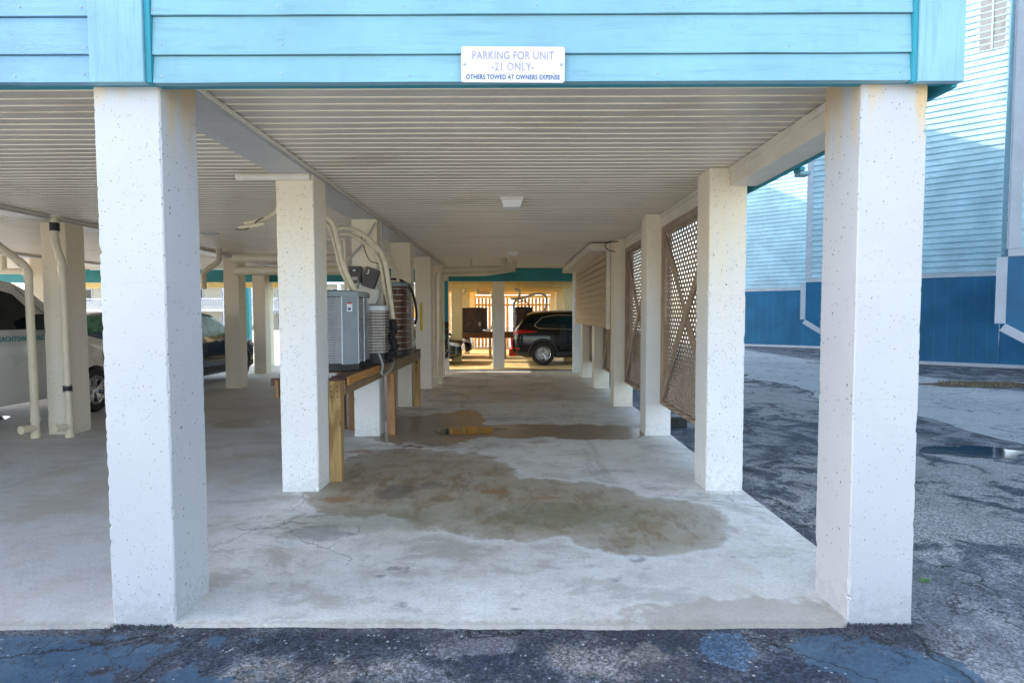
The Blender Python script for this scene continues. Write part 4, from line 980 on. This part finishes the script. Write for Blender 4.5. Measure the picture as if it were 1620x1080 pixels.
    if cladding:
        lo = [(x0 + .15, .25), (x1 - .15, .25)]; hi = [(x0 + .15, .40), (x1 - .15, .40)]
        segs = []; pts = sorted(wheels); e = wr * 1.12
        for a, b in ((x0 + .12, pts[0] - e), (pts[0] + e, pts[1] - e), (pts[1] + e, x1 - .12)):
            side_patch('cladding', [(a, .30), (b, .30)], [(a, .42), (b, .42)], 'plastic', .012, nn=8, jz=3)
        for wx in wheels:
            for sy in (-1, 1):
                rows = []
                for k in range(25):
                    a = -.12 + (pi + .24) * k / 24; row = []
                    for rr in (wr * 1.10, wr * 1.12, wr * 1.24, wr * 1.26):
                        x, z = wx + rr * cos(a), max(.2, wr + rr * sin(a)); row.append((x, sy * (hw(x, z) + (.016 if rr < wr * 1.25 else .0) - (.03 if rr == wr * 1.10 else 0)), z))
                    rows.append(row)
                ob = MB().sheet(rows).build('arch_cladding', M['plastic'], None, smooth=50); ob.parent = t
    if mirror:
        mx, mz = mirror
        for sy in (-1, 1):
            y_ = hw(mx, mz)
            s_ = 1.5 if W_ > 1.95 else 1
            ob = MB().prism(rrect(.12 * s_, .15 * s_, .035), -.05 * s_, .05 * s_, Matrix.Translation((mx, sy * (y_ + .14), mz + .03)) @ Matrix.Rotation(pi / 2, 4, 'X') @ Matrix.Rotation(.1, 4, 'Y')).build('side_mirror', M['plastic' if W_ > 1.95 else paint], None, smooth=40, bevel=.01); ob.parent = t
            o2 = MB().bar((mx, sy * (y_ - .01), mz - .02), (mx, sy * (y_ + .10), mz), .05, .03).build('bracket', M['plastic'], None); o2.parent = ob
    for wx in wheels:
        for sy in (-1, 1):
            Mw = Matrix.Translation((wx, sy * (W_ / 2 - .11), wr)) @ Matrix.Rotation(pi / 2 * -sy, 4, 'X')
            wh = MB().lathe([(wr * .62, -.1), (wr * .90, -.108), (wr * .985, -.085), (wr, -.04), (wr, .04), (wr * .985, .085), (wr * .90, .108), (wr * .66, .10), (wr * .63, .085)], 48, Mw).build('wheel', M['tyre'], None, smooth=40); wh.parent = t
            rim = MB(); rim.lathe([(wr * .64, .09), (wr * .60, .075), (wr * .57, .02), (wr * .57, -.08)], 40, Mw)
            rim.lathe([(0, .06), (.05, .062), (.065, .045), (.07, .0)], 20, Mw)
            for q in range(5):
                a = 2 * pi * q / 5 + .3
                for da in ((-.16, .16) if style == 'five' else (-.3, 0, .3)):
                    p = Mw @ Vector((.05 * cos(a), .05 * sin(a), .05)); p2 = Mw @ Vector((wr * .60 * cos(a + da), wr * .60 * sin(a + da), .074))
                    rim.bar(p, p2, .045 if style == 'five' else .03, .022, Mw.to_3x3() @ Vector((0, 0, 1)) if False else (Mw.to_3x3() @ Vector((-sin(a), cos(a), 0))))
            ob = rim.build('rim', M['alloy'], None, smooth=30); ob.parent = wh
            ob = MB().lathe([(0, -.02), (wr * .5, -.02), (wr * .5, .0), (0, .0)], 24, Mw).build('brake_disc', M['steel'], None, smooth=40); ob.parent = wh
            ob = MB().lathe([(0, -.09), (wr * .62, -.09)], 24, Mw).build('hub', M['black'], None); ob.parent = wh
    t.location = loc; t.rotation_euler = (0, 0, rot)
    return t, hw, T_
suv_top = [(-2.20, .70), (-2.19, .92), (-2.12, 1.06), (-2.02, 1.18), (-1.78, 1.52), (-1.60, 1.60), (-1.2, 1.635), (-.3, 1.645), (.25, 1.58), (.62, 1.40), (1.10, 1.10), (1.5, 1.04), (1.95, .95), (2.15, .82), (2.22, .66)]
suv_bot = [(-2.20, .42), (-2.0, .30), (-1.8, .24), (1.7, .24), (2.0, .26), (2.22, .40)]
suv_glass = [([(-1.52, 1.20), (-1.40, 1.13), (.70, 1.06), (.92, 1.10)], [(-1.52, 1.24), (-1.30, 1.46), (-.9, 1.53), (.05, 1.535), (.45, 1.40), (.92, 1.12)])]
suv_seams = ([(-.95, .5), (-1.0, .95), (-.98, 1.55)], [(.02, .35), (.02, 1.55)], [(.95, .35), (1.0, .8), (.94, 1.08)], [(-.95, .5), (-.7, .33), (.95, .33)])
car, hw_, T_ = vehicle('parked_suv', 'black crossover parked side on beyond the teal rear frame, tail to the left', 'car', (2.18, 18.22, 0), 0, suv_top, suv_bot, 1.85, 1.10, 'paint_black', (-1.27, 1.36), .365, suv_glass, (.28, 1.05), (-2.0, -1.72),
    lamps=(('tail_lamp', [(-2.17, .95), (-1.45, 1.02)], [(-2.17, 1.05), (-1.85, 1.09), (-1.45, 1.05)], 'tail'), ('headlamp', [(1.80, .80), (2.12, .72)], [(1.80, .90), (2.12, .80)], 'lens'), ('reflector', [(-2.14, .50), (-1.98, .50)], [(-2.14, .54), (-1.98, .54)], 'tail')),
    cladding=True, seams=suv_seams, handles=((-.75, 1.0), (.2, .98)), mirror=(.85, 1.10), chrome_belt=True)
MB().box(.02, .42, 17.70, 18.75, 1.575, 1.60).build('roof_spoiler', M['paint_black'], car, bevel=.01)
for yy in (17.62, 18.82): MB().tube([(.6, yy, 1.60), (.7, yy, 1.655), (1.9, yy, 1.675), (2.2, yy, 1.63)], .012, 8).build('roof_rail', M['chrome'], car, smooth=60)
car2, _, _ = vehicle('parked_suv', 'dark blue crossover in the left bay with side windows coloured green for the light behind', 'car', (-7.58, 12.62, 0), radians(90), suv_top, suv_bot, 1.85, 1.12, 'paint_blue', (-1.27, 1.36), .365, suv_glass, (.28, 1.05), (-2.0, -1.72),
    lamps=(('tail_lamp', [(-2.17, .95), (-1.85, .98)], [(-2.17, 1.08), (-1.85, 1.06)], 'tail'), ('headlamp', [(1.70, .84), (2.12, .74)], [(1.70, .94), (2.12, .82)], 'lens')),
    cladding=True, seams=suv_seams, handles=((-.75, 1.0), (.2, .98)), glass='glass_green', mirror=(.85, 1.12))
sed_top = [(-2.3, .62), (-2.28, .86), (-2.15, .98), (-1.75, 1.02), (-1.05, 1.36), (-.5, 1.43), (.1, 1.42), (.55, 1.28), (1.1, .97), (1.6, .90), (2.05, .78), (2.25, .64), (2.3, .52)]
sed_bot = [(-2.3, .36), (-2.1, .22), (2.0, .2), (2.3, .30)]
sed_glass = [([(-1.35, 1.02), (.85, .95)], [(-1.35, 1.06), (-.9, 1.30), (-.4, 1.36), (.1, 1.35), (.45, 1.22), (.85, .98)])]
vehicle('parked_sedan', 'dark green sedan nose showing at the lower left of the rear frame', 'car', (-3.90, 18.35, 0), 0, sed_top, sed_bot, 1.8, .95, 'paint_green', (-1.35, 1.38), .33, sed_glass, (.5, 1.05), (-1.7, -1.1),
    lamps=(('headlamp', [(1.85, .64), (2.24, .56)], [(1.85, .74), (2.24, .66)], 'lens'), ('tail_lamp', [(-2.25, .72), (-1.9, .75)], [(-2.25, .86), (-1.9, .86)], 'tail')), seams=([(-.2, .3), (-.2, 1.3)],), handles=((-.5, .9),), mirror=(.75, .98))
vehicle('parked_sedan', 'black sedan nose with bright headlamp just beyond the dark green car', 'car', (-3.78, 20.9, 0), 0, sed_top, sed_bot, 1.8, .95, 'paint_black', (-1.35, 1.38), .33, sed_glass, (.5, 1.05), (-1.7, -1.1),
    lamps=(('headlamp', [(1.85, .64), (2.24, .56)], [(1.85, .76), (2.24, .68)], 'lens'), ('tail_lamp', [(-2.25, .72), (-1.9, .75)], [(-2.25, .86), (-1.9, .86)], 'tail')), seams=([(-.2, .3), (-.2, 1.3)],), handles=((-.5, .9),), mirror=(.75, .98))
# the white service van: right side faces the bay, nose away from the street
van_top = [(-2.75, .70), (-2.74, 1.90), (-2.66, 2.02), (-2.3, 2.07), (.35, 2.08), (.75, 2.02), (1.05, 1.86), (1.62, 1.34), (1.70, 1.29), (2.3, 1.16), (2.52, 1.02), (2.60, .80), (2.62, .60)]
van_bot = [(-2.75, .46), (-2.5, .36), (2.3, .34), (2.62, .42)]
van, vhw, vT = vehicle('service_van', 'white service van with teal web address on its side behind the left pipes', 'van', (-7.75, 7.22, 0), radians(90), van_top, van_bot, 2.0, 1.38, 'paint_white', (-1.55, 1.95), .36,
    [([(-.05, 1.37), (.98, 1.37)], [(-.05, 1.90), (.30, 1.93), (.62, 1.86), (.98, 1.50)])], (1.06, 1.62), None,
    lamps=(('headlamp', [(2.15, .78), (2.56, .74)], [(2.15, 1.0), (2.56, .9)], 'lens'), ('tail_lamp', [(-2.72, 1.1), (-2.6, 1.1)], [(-2.72, 1.6), (-2.6, 1.6)], 'tail')), tumble=.22,
    seams=([(-.12, .45), (-.12, 2.0)], [(1.18, .5), (1.22, 1.0), (1.12, 1.55), (.7, 1.95)], [(-1.2, .45), (-1.2, 2.0)]), handles=((.05, 1.12),), mirror=(.88, 1.44), style='steel')
van_side = -6.735
text_mesh('BEACHTOWNHVAC.COM', .098, .84, 'lettering', M['teal_ink'], van, (-6.745, 7.88, 1.245), Matrix.Rotation(pi / 2, 4, 'Z') @ RX, extrude=.002, spacing=1.05)
for o in van.children:
    if o.name.startswith('lettering'):
        # the van is turned a quarter turn; bring the lettering into its frame
        o.data.transform(Matrix.Rotation(-pi / 2, 4, 'Z'))

# ------------------------------------------------------------------ rear building and what is under it
rear = empty('rear_house', (-1, 16.2, 0), 'pale house on columns behind the driveway with a golden glow in its ceiling colour', 'house')
mb = MB(); soffit(-3.2, 2.1, 15.7, 27.3, 2.60, .13, mb, 1.0); mb.build('soffit', M['stucco'], rear, smooth=25)
MB().box(-3.25, 2.12, 15.505, 31.0, 2.83, 14.2).build('body', M['siding_pale'], rear); MB().box(-3.4, 2.25, 16.0, 31.2, 14.203, 14.35).build('roof', M['roofing'], rear)  # upper storeys out of view, outline and height set for their shadow
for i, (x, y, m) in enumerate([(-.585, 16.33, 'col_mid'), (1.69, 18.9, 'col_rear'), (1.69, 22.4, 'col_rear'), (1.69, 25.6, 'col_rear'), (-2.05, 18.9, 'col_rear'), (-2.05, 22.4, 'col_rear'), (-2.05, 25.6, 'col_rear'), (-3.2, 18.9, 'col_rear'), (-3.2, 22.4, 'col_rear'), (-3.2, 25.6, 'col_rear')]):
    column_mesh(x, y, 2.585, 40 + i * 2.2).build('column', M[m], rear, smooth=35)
for y in (18.8, 22.3, 25.4): MB().box(-3.2, 2.1, y, y + .28, 2.44, 2.585).build('beam', M['stucco'], rear, bevel=.004)
fen = empty('slat_fence', (0, 26.3, 0), 'tall wooden slat fence at the back coloured with a golden glow, light between its boards', 'fence')
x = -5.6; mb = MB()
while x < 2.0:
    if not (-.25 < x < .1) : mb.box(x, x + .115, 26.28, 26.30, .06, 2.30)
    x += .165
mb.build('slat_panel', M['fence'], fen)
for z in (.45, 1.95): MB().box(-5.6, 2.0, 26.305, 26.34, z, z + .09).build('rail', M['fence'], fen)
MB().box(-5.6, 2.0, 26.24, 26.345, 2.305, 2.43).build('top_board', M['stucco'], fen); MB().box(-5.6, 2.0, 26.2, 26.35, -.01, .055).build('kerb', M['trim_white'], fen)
# platform with condensers
st2 = empty('timber_stand', (-.7, 19.2, 0), 'brown timber platform crossing behind the rear column with condensers on it', 'stand')
MB().box(-2.0, 1.2, 19.98, 20.03, .74, .90).build('rail', M['fence_rail'], st2, bevel=.004); MB().box(-2.0, 1.2, 21.0, 21.05, .74, .90).build('rail', M['fence_rail'], st2, bevel=.004)
MB().box(-2.02, 1.22, 19.96, 21.07, .903, .93).build('deck', M['fence_rail'], st2)
for x in (-.86, -.34, 1.1): 
    MB().box(x, x + .09, 20.04, 20.13, 0, .90).build('leg', M['pine_pale'], st2, bevel=.004)
def box_unit(x, y, w, d, h, label, m='ac_dark', z=.931):
    t = empty('air_conditioner', (x, y, z), label, 'air conditioner', 'dark condensers on the rear platform')
    MB().box(x - w / 2 + .02, x + w / 2 - .02, y - d / 2 + .02, y + d / 2 - .02, z + .01, z + h - .02).build('coil', M['coil_br'], t)
    mb = MB(); k = z + .05
    while k < z + h - .05: mb.box(x - w / 2, x + w / 2, y - d / 2, y + d / 2, k, k + .018); k += .05
    mb.build('louvre', M[m], t)
    mb = MB(); mb.box(x - w / 2 - .006, x + w / 2 + .006, y - d / 2 - .006, y + d / 2 + .006, z + h - .04, z + h); mb.box(x - w / 2 - .006, x + w / 2 + .006, y - d / 2 - .006, y + d / 2 + .006, z, z + .05)
    for a in (x - w / 2 - .004, x + w * .08, x + w / 2 - .03): mb.box(a, a + .035, y - d / 2 - .008, y - d / 2 + .02, z + .051, z + h - .041)
    mb.box(x + w * .10, x + w * .33, y - d / 2 - .012, y - d / 2 + .02, z + .052, z + h - .042)
    mb.build('cabinet', M['ac_grey' if m == 'ac_grey' else m], t, bevel=.004)
    MB().lathe([(0, h + .006), (w * .2, h + .02), (w * .36, h + .012), (w * .40, h)], 24, Matrix.Translation((x, y, z))).build('fan_guard', M['black'], t, smooth=40)
    MB().box(x + w * .16, x + w * .25, y - d / 2 - .016, y - d / 2 - .0125, z + h * .25, z + h * .42).build('sticker', M['label_grey'], t)
    return t
box_unit(-1.36, 20.5, .86, .8, .86, 'brown louvred condenser left of the rear column beside a flowered carton')
box_unit(.34, 20.45, .68, .7, .88, 'black condenser right of the rear column above the crossover tail')
box_unit(.98, 20.75, .50, .5, .72, 'low dark condenser partly hidden by the black crossover roof')
ct = empty('printed_carton', (-1.99, 20.2, .93), 'green carton with a pink flower print on the rear platform', 'box')
MB().box(-2.13, -1.87, 20.1, 20.3, .931, 1.38).build('carton', M['carton_green'], ct, bevel=.004); MB().prism([(-2.06 + .07 * cos(a) * (1 + .2 * cos(5 * a)) + .06, 1.12 + .14 * sin(a) * (1 + .2 * cos(5 * a))) for a in [2 * pi * i / 30 for i in range(30)]], 0, .003, Matrix.Translation((0, 20.097, 0)) @ Matrix(((1, 0, 0, 0), (0, 0, -1, 0), (0, 1, 0, 0), (0, 0, 0, 1)))).build('flower_print', M['carton_pink'], ct)
bk = empty('red_bucket', (0.02, 21.6, 0), 'red container on the ground beneath the rear platform', 'container')
MB().lathe([(0, 0), (.10, 0), (.12, .20), (.13, .40), (.14, .41), (.12, .41), (.11, .20), (0, .02)], 24, Matrix.Translation((.02, 21.6, .26))).build('pail', M['red'], bk, smooth=40); MB().box(-.16, .2, 21.45, 21.75, 0, .25).build('crate', M['red'], bk, bevel=.01)
rd = empty('red_jug', (-.62, 20.3, .0), 'red fuel jug under the rear platform left of the column', 'container')
MB().box(-.76, -.56, 21.3, 21.5, .32, .80).build('jug', M['red'], rd, bevel=.03); MB().box(-.76, -.5, 21.25, 21.55, 0, .318).build('stool', M['pine_pale'], rd)
for k, (P, r, lab) in enumerate([
    ([(-1.05, 20.0, 1.0), (-.85, 19.9, 1.02), (-.72, 19.8, 1.2), (-.72, 19.8, 1.8), (-.72, 19.8, 2.3), (-.62, 19.8, 2.42), (-.45, 19.8, 2.38)], .035, 'grey pipe rising beside the brown rear condenser'),
    ([(.05, 19.6, 1.1), (.08, 19.6, 1.5), (.02, 19.6, 1.9), (.2, 19.6, 2.15), (.2, 19.6, 2.38), (.05, 19.6, 2.44)], .045, 'grey insulated line bending down right of the rear column'),
    ([(-.1, 20.1, 2.10), (.3, 20.1, 2.12), (.8, 20.1, 2.28), (1.15, 20.1, 2.2), (1.15, 20.1, 1.8), (1.0, 20.2, 1.5)], .04, 'long grey line arching over to the low rear condenser'),
    ([(.2, 20.9, 2.0), (.45, 20.9, 2.05), (.62, 20.9, 1.8), (.6, 20.8, 1.6)], .02, 'thin dark cable arching onto the black rear condenser')]):
    hose('refrigerant_line', lab, P, r, 'pvc_grey' if k < 3 else 'black', 'insulated line')
for x in (-2.1, -1.25):
    pipe('drain_pipe', 'cream elbow pipe under the golden rear ceiling, %s' % ('at the left edge of the opening' if x < -2 else 'in the middle of the left half'), elbow_path([(x, 19.6, .9), (x, 19.6, 2.25), (x + .42, 19.6, 2.28), (x + .46, 19.6, 2.60)] if x < -2 else [(x + .45, 19.6, 2.3), (x + .02, 19.6, 2.3), (x, 19.6, 2.60)], .08), .05)

# ------------------------------------------------------------------ blue town houses on the right
blue = empty('blue_townhouses', (12, 17, 0), 'sawtooth row of pale blue lap sided houses with deep blue base panels', 'house')
U = Vector((.768, -.64, 0)); S = Vector((.64, .768, 0)); NF = Vector((-.64, -.768, 0))
def wall_piece(mb, A, B, z0, z1, th=.12):
    A, B = Vector(A), Vector(B); d = (B - A).normalized(); nrm_ = Vector((d.y, -d.x, 0))
    vs = [A, B, B - nrm_ * th, A - nrm_ * th]; vs = [Vector((p.x, p.y, z0)) for p in vs] + [Vector((p.x, p.y, z1)) for p in vs]
    mb.add(vs, [(3, 2, 1, 0), (4, 5, 6, 7), (0, 1, 5, 4), (1, 2, 6, 5), (2, 3, 7, 6), (3, 0, 4, 7)])
def lap_wall(mb, A, B, z0, z1, pitch=.178, proud=.036):
    A, B = Vector(A), Vector(B); d = (B - A).normalized(); nn = Vector((d.y, -d.x, 0)); z = z0; k = 0
    while z < z1:
        j = .003 * sin(k * 12.7)
        r = []
        for (o_, zz) in ((.0, z + .003), (proud, z + j), (proud, z + .006 + j), (.004, z + pitch - .001)):
            r.append([A + nn * o_ + Vector((0, 0, zz)), (A + B) / 2 + nn * o_ + Vector((0, 0, zz + .002 * sin(k * 5))), B + nn * o_ + Vector((0, 0, zz))])
        mb.sheet(r); z += pitch; k += 1
teeth = [Vector((10.68, 28.0, 0)), Vector((10.0, 19.5, 0)), Vector((9.33, 10.8, 0)), Vector((8.7, 2.1, 0))]
ZT, ZB = 2.62, 2.76
for i, C_ in enumerate(teeth):
    FL = 5.05; SL = 6.95
    A, B = C_, C_ + U * FL
    # upper siding on the street-side face and the side wall
    mb = MB(); lap_wall(mb, A + U * .17, B, ZB + .004, 13.4); wall_piece(mb, A, B, ZB, 13.5)
    mb.build('lap_siding', M['siding_pale'], blue, smooth=30)
    D_ = C_ + S * SL
    mb = MB(); lap_wall(mb, D_, A, ZB + .004, 13.4); wall_piece(mb, D_, A + S * .005, ZB, 13.49); mb.build('lap_siding', M['siding_pale'], blue, smooth=30)
    # white band
    mb = MB(); wall_piece(mb, A + NF * .028, B + NF * .028, ZT, ZB, .14); mb.build('trim_band', M['trim_white'], blue, bevel=.004)
    # corner board
    mb = MB(); wall_piece(mb, A + NF * .032, A + NF * .032 + U * .17, ZB + .003, 13.5, .05); mb.build('corner_board', M['trim_white'], blue, bevel=.004)
    mb = MB(); wall_piece(mb, A + S * .17 - U * .026, A - U * .026, ZB + .003, 13.48, .04); mb.build('corner_board', M['trim_white'], blue, bevel=.004)
    # base: cut-away corner, then the panel that reaches the ground
    zc, run = (1.36, 2.1) if i else (.02, .02)
    def q(t_, z, o=.02): p = A + U * t_ + NF * o; return (p.x, p.y, z)
    pv = [q(.0, ZT - .002, .01), q(.0, zc, .01), q(run, .0, .01), q(FL, .0, .01), q(FL, ZT - .002, .01)]
    pb = [(x - NF.x * .12, y - NF.y * .12, z) for x, y, z in pv]
    mb = MB().add(pv + pb, [(0, 1, 2, 3, 4), (9, 8, 7, 6, 5)] + [(k, (k + 1) % 5, 5 + (k + 1) % 5, 5 + k) for k in range(5)])
    # board joints
    mb.build('base_panel', M['deep_blue'], blue)
    mb = MB(); tt = .45
    while tt < FL:
        zlow = max(.1, zc * (1 - tt / run)) if tt < run else .1
        p = A + U * tt + NF * .012
        wall_piece(mb, p, p + U * .012, zlow + .12, ZT - .01, .01); tt += .31
    mb.build('panel_joint', M['teal_x'], blue)
    mb = MB()
    def strip(a, b, w, off=.03):
        a, b = Vector(a), Vector(b); d = (b - a).normalized(); s_ = d.cross(NF).normalized()
        vs = [a, b, b + s_ * w, a + s_ * w]; vs = [v + NF * .02 for v in vs]; vs2 = [v - NF * .05 for v in vs]
        mb.add(vs + vs2, [(0, 1, 2, 3), (7, 6, 5, 4), (0, 1, 5, 4), (1, 2, 6, 5), (2, 3, 7, 6), (3, 0, 4, 7)])
    strip(q(.0, ZT - .004, .012), q(.0, zc, .012), .16); strip(q(0, zc, .014), q(run, .0, .014), .16)
    mb.build('brace_trim', M['trim_white'], blue, bevel=.004)
    mb = MB(); wall_piece(mb, A + U * (run + .1) + NF * .03, B + NF * .03, 0, .10, .05); mb.build('skirting', M['trim_white'], blue, bevel=.003)
    mb = MB(); wall_piece(mb, B + U * .004 + S * .03, B + U * 3.2 + S * .03, .0, 1.34, .1); mb.build('base_panel', M['deep_blue'], blue)
    mb = MB(); wall_piece(mb, B + U * .004 + NF * .01, B + U * 3.2 + NF * .01, 0, .10, .05); mb.build('skirting', M['trim_white'], blue, bevel=.003)
    # side wall base stands back under the overhang
    mb = MB(); wall_piece(mb, D_, A + S * .01, zc, ZT - .003, .1); mb.build('base_panel', M['deep_blue'], blue)
    # upper window in the middle of each face
    wc = A + U * 4.66 + NF * .02
    wn = MB(); wall_piece(wn, wc - U * .36, wc + U * .36, 8.85, 10.9, .03); w_ = wn.build('window', M['trim_white'], blue, bevel=.004)
    gl = MB(); wall_piece(gl, wc - U * .27 + NF * .012, wc + U * .27 + NF * .012, 8.98, 10.8, .01); gl.build('pane', M['label_grey'], w_)
    br = MB(); wall_piece(br, wc - U * .02 + NF * .03, wc + U * .02 + NF * .03, 8.98, 10.8, .015); br.build('glazing_bar', M['trim_white'], w_)
mb = MB(); back = [C_ + U * 5.0 for C_ in teeth]
mb.add([Vector((10.6, 28, 13.6)), Vector((8.6, 2, 13.6)), Vector((26, -4, 13.6)), Vector((28, 30, 13.6))] + [Vector((10.6, 28, 13.75)), Vector((8.6, 2, 13.75)), Vector((26, -4, 13.75)), Vector((28, 30, 13.75))], [(0, 1, 2, 3), (7, 6, 5, 4), (0, 1, 5, 4), (1, 2, 6, 5), (2, 3, 7, 6), (3, 0, 4, 7)])
mb.build('roof', M['roofing'], blue)
# floodlight on the side beam
fl = empty('flood_light', (2.15, 4.05, 2.62), 'small teal flood light bracket under the side beam above the asphalt', 'light')
MB().box(2.131, 2.17, 4.28, 4.38, 2.62, 2.65).build('bracket', M['teal'], fl, bevel=.004); MB().box(2.135, 2.22, 4.28, 4.38, 2.590, 2.618).build('lamp_head', M['aqua'], fl, bevel=.008)

# weeds and litter on the lot
def tuft(name, label, cat, x, y, rx, n, h, m, seed, z=-.018):
    random.seed(seed); mb = MB()
    for k in range(n):
        a = random.uniform(0, 2 * pi); r = rx * sqrt(random.random()); px, py = x + r * cos(a), y + r * sin(a) * .7
        b = random.uniform(0, 2 * pi); L = h * random.uniform(.5, 1.2); w = L * .13; l = random.uniform(.2, .9)
        tip = Vector((px + cos(b) * L * l, py + sin(b) * L * l, z + L * (1.1 - l) * .8)); mid = Vector((px + cos(b) * L * l * .4, py + sin(b) * L * l * .4, z + L * .5 * (1.1 - l)))
        s_ = Vector((-sin(b), cos(b), 0)) * w
        mb.add([Vector((px, py, z)), mid + s_, tip, mid - s_], [(0, 1, 2, 3)])
    return tag(mb.build(name, M[m]), label, cat)
tuft('weed', 'small bright green weed in the asphalt beside the front right column', 'weed', 2.42, 3.29, .035, 26, .035, 'weed', 1)
tuft('dry_grass', 'dry grass and straw lying on leaf litter at the right edge of the lot', 'grass', 10.3, 12.5, .9, 420, .10, 'straw', 2)
tuft('dry_grass', 'pale straw patch on the lot farther back, beside the distant deep blue wall', 'grass', 10.0, 18.0, .7, 260, .08, 'straw', 5)
lit = MB(); random.seed(11)
P = blob(10.4, 12.5, 1.2, .55, -.012, 4.4, 40, .5); lit.add(P, [tuple(range(40))]); struct(lit.build('leaf_litter', M['dirt']))
# asphalt crumbs scattered along the slab edge
random.seed(5); mb = MB()
for k in range(420):
    if k % 3: x = random.gauss(1.7, .25) if k % 2 else random.uniform(-2.4, 1.9); y = 2.755 + abs(random.gauss(0, .02)) * -1
    else: x = random.uniform(1.2, 2.2); y = random.uniform(2.60, 2.80)
    if x > 2.5: continue
    s_ = random.uniform(.002, .007); z = -.02
    mb.add([(x + s_ * cos(a) * random.uniform(.7, 1.3), y + s_ * sin(a), z) for a in (0, 1.3, 2.6, 3.9, 5.2)] + [(x, y, z + s_ * 1.1)], [(i, (i + 1) % 5, 5) for i in range(5)])
for k in range(500):
    cx = random.choice((-1.885, 1.86)); x = cx + random.uniform(-.20, .22); y = 2.822 - abs(random.gauss(0, .018)); s_ = random.uniform(.002, .006); z = -.02 + random.uniform(0, .010)
    mb.add([(x + s_ * cos(a) * random.uniform(.7, 1.3), y + s_ * sin(a), z) for a in (0, 1.3, 2.6, 3.9, 5.2)] + [(x, y, z + s_ * 1.2)], [(i, (i + 1) % 5, 5) for i in range(5)])
g = mb.build('gravel_crumbs', simple('asphalt_crumb', (.06, .065, .08), .8, var=.5, sc=60)); g['kind'] = 'stuff'; g['label'] = 'loose asphalt crumbs along the slab edge'; g['category'] = 'gravel'

# ------------------------------------------------------------------ white building in the distance on the left
far = empty('balcony_building', (-24, 60, 0), 'sunlit cream building with white balconies and outside stair far beyond the left bays', 'building')
MB().box(-50, -10, 63.5, 72, -.5, 11).build('wall', M['far_wall'], far)
for z in (2.3, 5.2, 8.1): MB().box(-50, -10, 61.5, 63.49, z - .35, z).build('balcony_floor', M['trim_white'], far)
x = -50
while x < -10:
    MB().box(x, x + .35, 61.6, 61.95, -.5, 11).build('post', M['trim_white'], far); x += 3.1
for z in (2.3, 5.2, 8.1):
    mb = MB(); mb.box(-50, -10, 61.52, 61.6, z + 1.0, z + 1.1); mb.box(-50, -10, 61.52, 61.6, z + .1, z + .17); x = -50
    while x < -10: mb.box(x, x + .05, 61.54, 61.58, z + .17, z + 1.0); x += .17
    mb.build('railing', M['trim_white'], far)
for x in [-48 + 3.1 * k for k in range(12)]:
    for z in (-.3, 2.4, 5.3):
        w_ = MB().box(x, x + 1.1, 63.42, 63.5, z + .6, z + 2.1).build('window', M['trim_white'], far); MB().box(x + .1, x + 1.0, 63.40, 63.418, z + .7, z + 2.0).build('pane', M['glass'], w_)
mb = MB()
for k in range(14): mb.box(-29 + k * .28, -28.7 + k * .28, 59.6, 61.4, -.5 + k * .19, -.3 + k * .19)
mb.bar((-29, 59.6, .5), (-25, 59.6, 3.2), .08, .08); mb.bar((-29, 59.6, -.2), (-25, 59.6, 2.5), .1, .25)
for k in range(26): mb.box(-29 + k * .155, -28.96 + k * .155, 59.58, 59.62, -.2 + k * .104, .5 + k * .104)
mb.build('stair', M['trim_white'], far)

# ------------------------------------------------------------------ light, sky, camera
EL, SX, SY = radians(35), -.989, .15
world = bpy.data.worlds.new('World'); SC.world = world; world.use_nodes = True
nt = world.node_tree; bg = nt.nodes['Background']
sky = nt.nodes.new('ShaderNodeTexSky'); sky.sky_type = 'NISHITA'; sky.sun_disc = False
sky.sun_elevation = EL; sky.sun_rotation = atan2(SX, SY); sky.air_density = 1.0; sky.dust_density = 1.0; sky.ozone_density = 1.0
hs = nt.nodes.new('ShaderNodeHueSaturation'); hs.inputs['Saturation'].default_value = .72; nt.links.new(sky.outputs[0], hs.inputs['Color']); nt.links.new(hs.outputs[0], bg.inputs[0]); bg.inputs[1].default_value = .62
sl = bpy.data.lights.new('sun', 'SUN'); sl.energy = 5.0; sl.angle = radians(.5); sl.color = (1, .94, .84)
so = bpy.data.objects.new('sun', sl); COL.objects.link(so); so.location = (-20, 10, 20)
d = Vector((SX * cos(EL), SY * cos(EL), sin(EL))).normalized(); so.rotation_euler = d.to_track_quat('Z', 'Y').to_euler()

cam = bpy.data.cameras.new('camera'); co = bpy.data.objects.new('camera', cam); COL.objects.link(co); SC.camera = co
cam.sensor_width = 36; cam.lens = 899.65 / 1620 * 36; cam.clip_end = 1000; cam.clip_start = .05
pt, yw, rl, HC = .0476245, -.0021145, -.0027367, 1.56070
cp, sp, cy, sy = cos(pt), sin(pt), cos(yw), sin(yw)
F = Vector((sy * cp, cy * cp, -sp)); Rr = Vector((cy, -sy, 0)); Uu = Rr.cross(F)
r2 = Rr * cos(rl) + Uu * sin(rl); u2 = -Rr * sin(rl) + Uu * cos(rl)
co.matrix_world = Matrix(((r2.x, u2.x, -F.x, 0), (r2.y, u2.y, -F.y, 0), (r2.z, u2.z, -F.z, HC), (0, 0, 0, 1)))
SC.view_settings.view_transform = 'Standard'; SC.view_settings.look = 'None'; SC.view_settings.exposure = 0; SC.view_settings.gamma = 1
SC.render.engine = 'CYCLES'
SC.cycles.max_bounces = 8; SC.cycles.diffuse_bounces = 6; SC.cycles.glossy_bounces = 4; SC.cycles.adaptive_threshold = .03
SC.cycles.sample_clamp_indirect = 6
try: SC.cycles.use_denoising = True
except Exception: pass
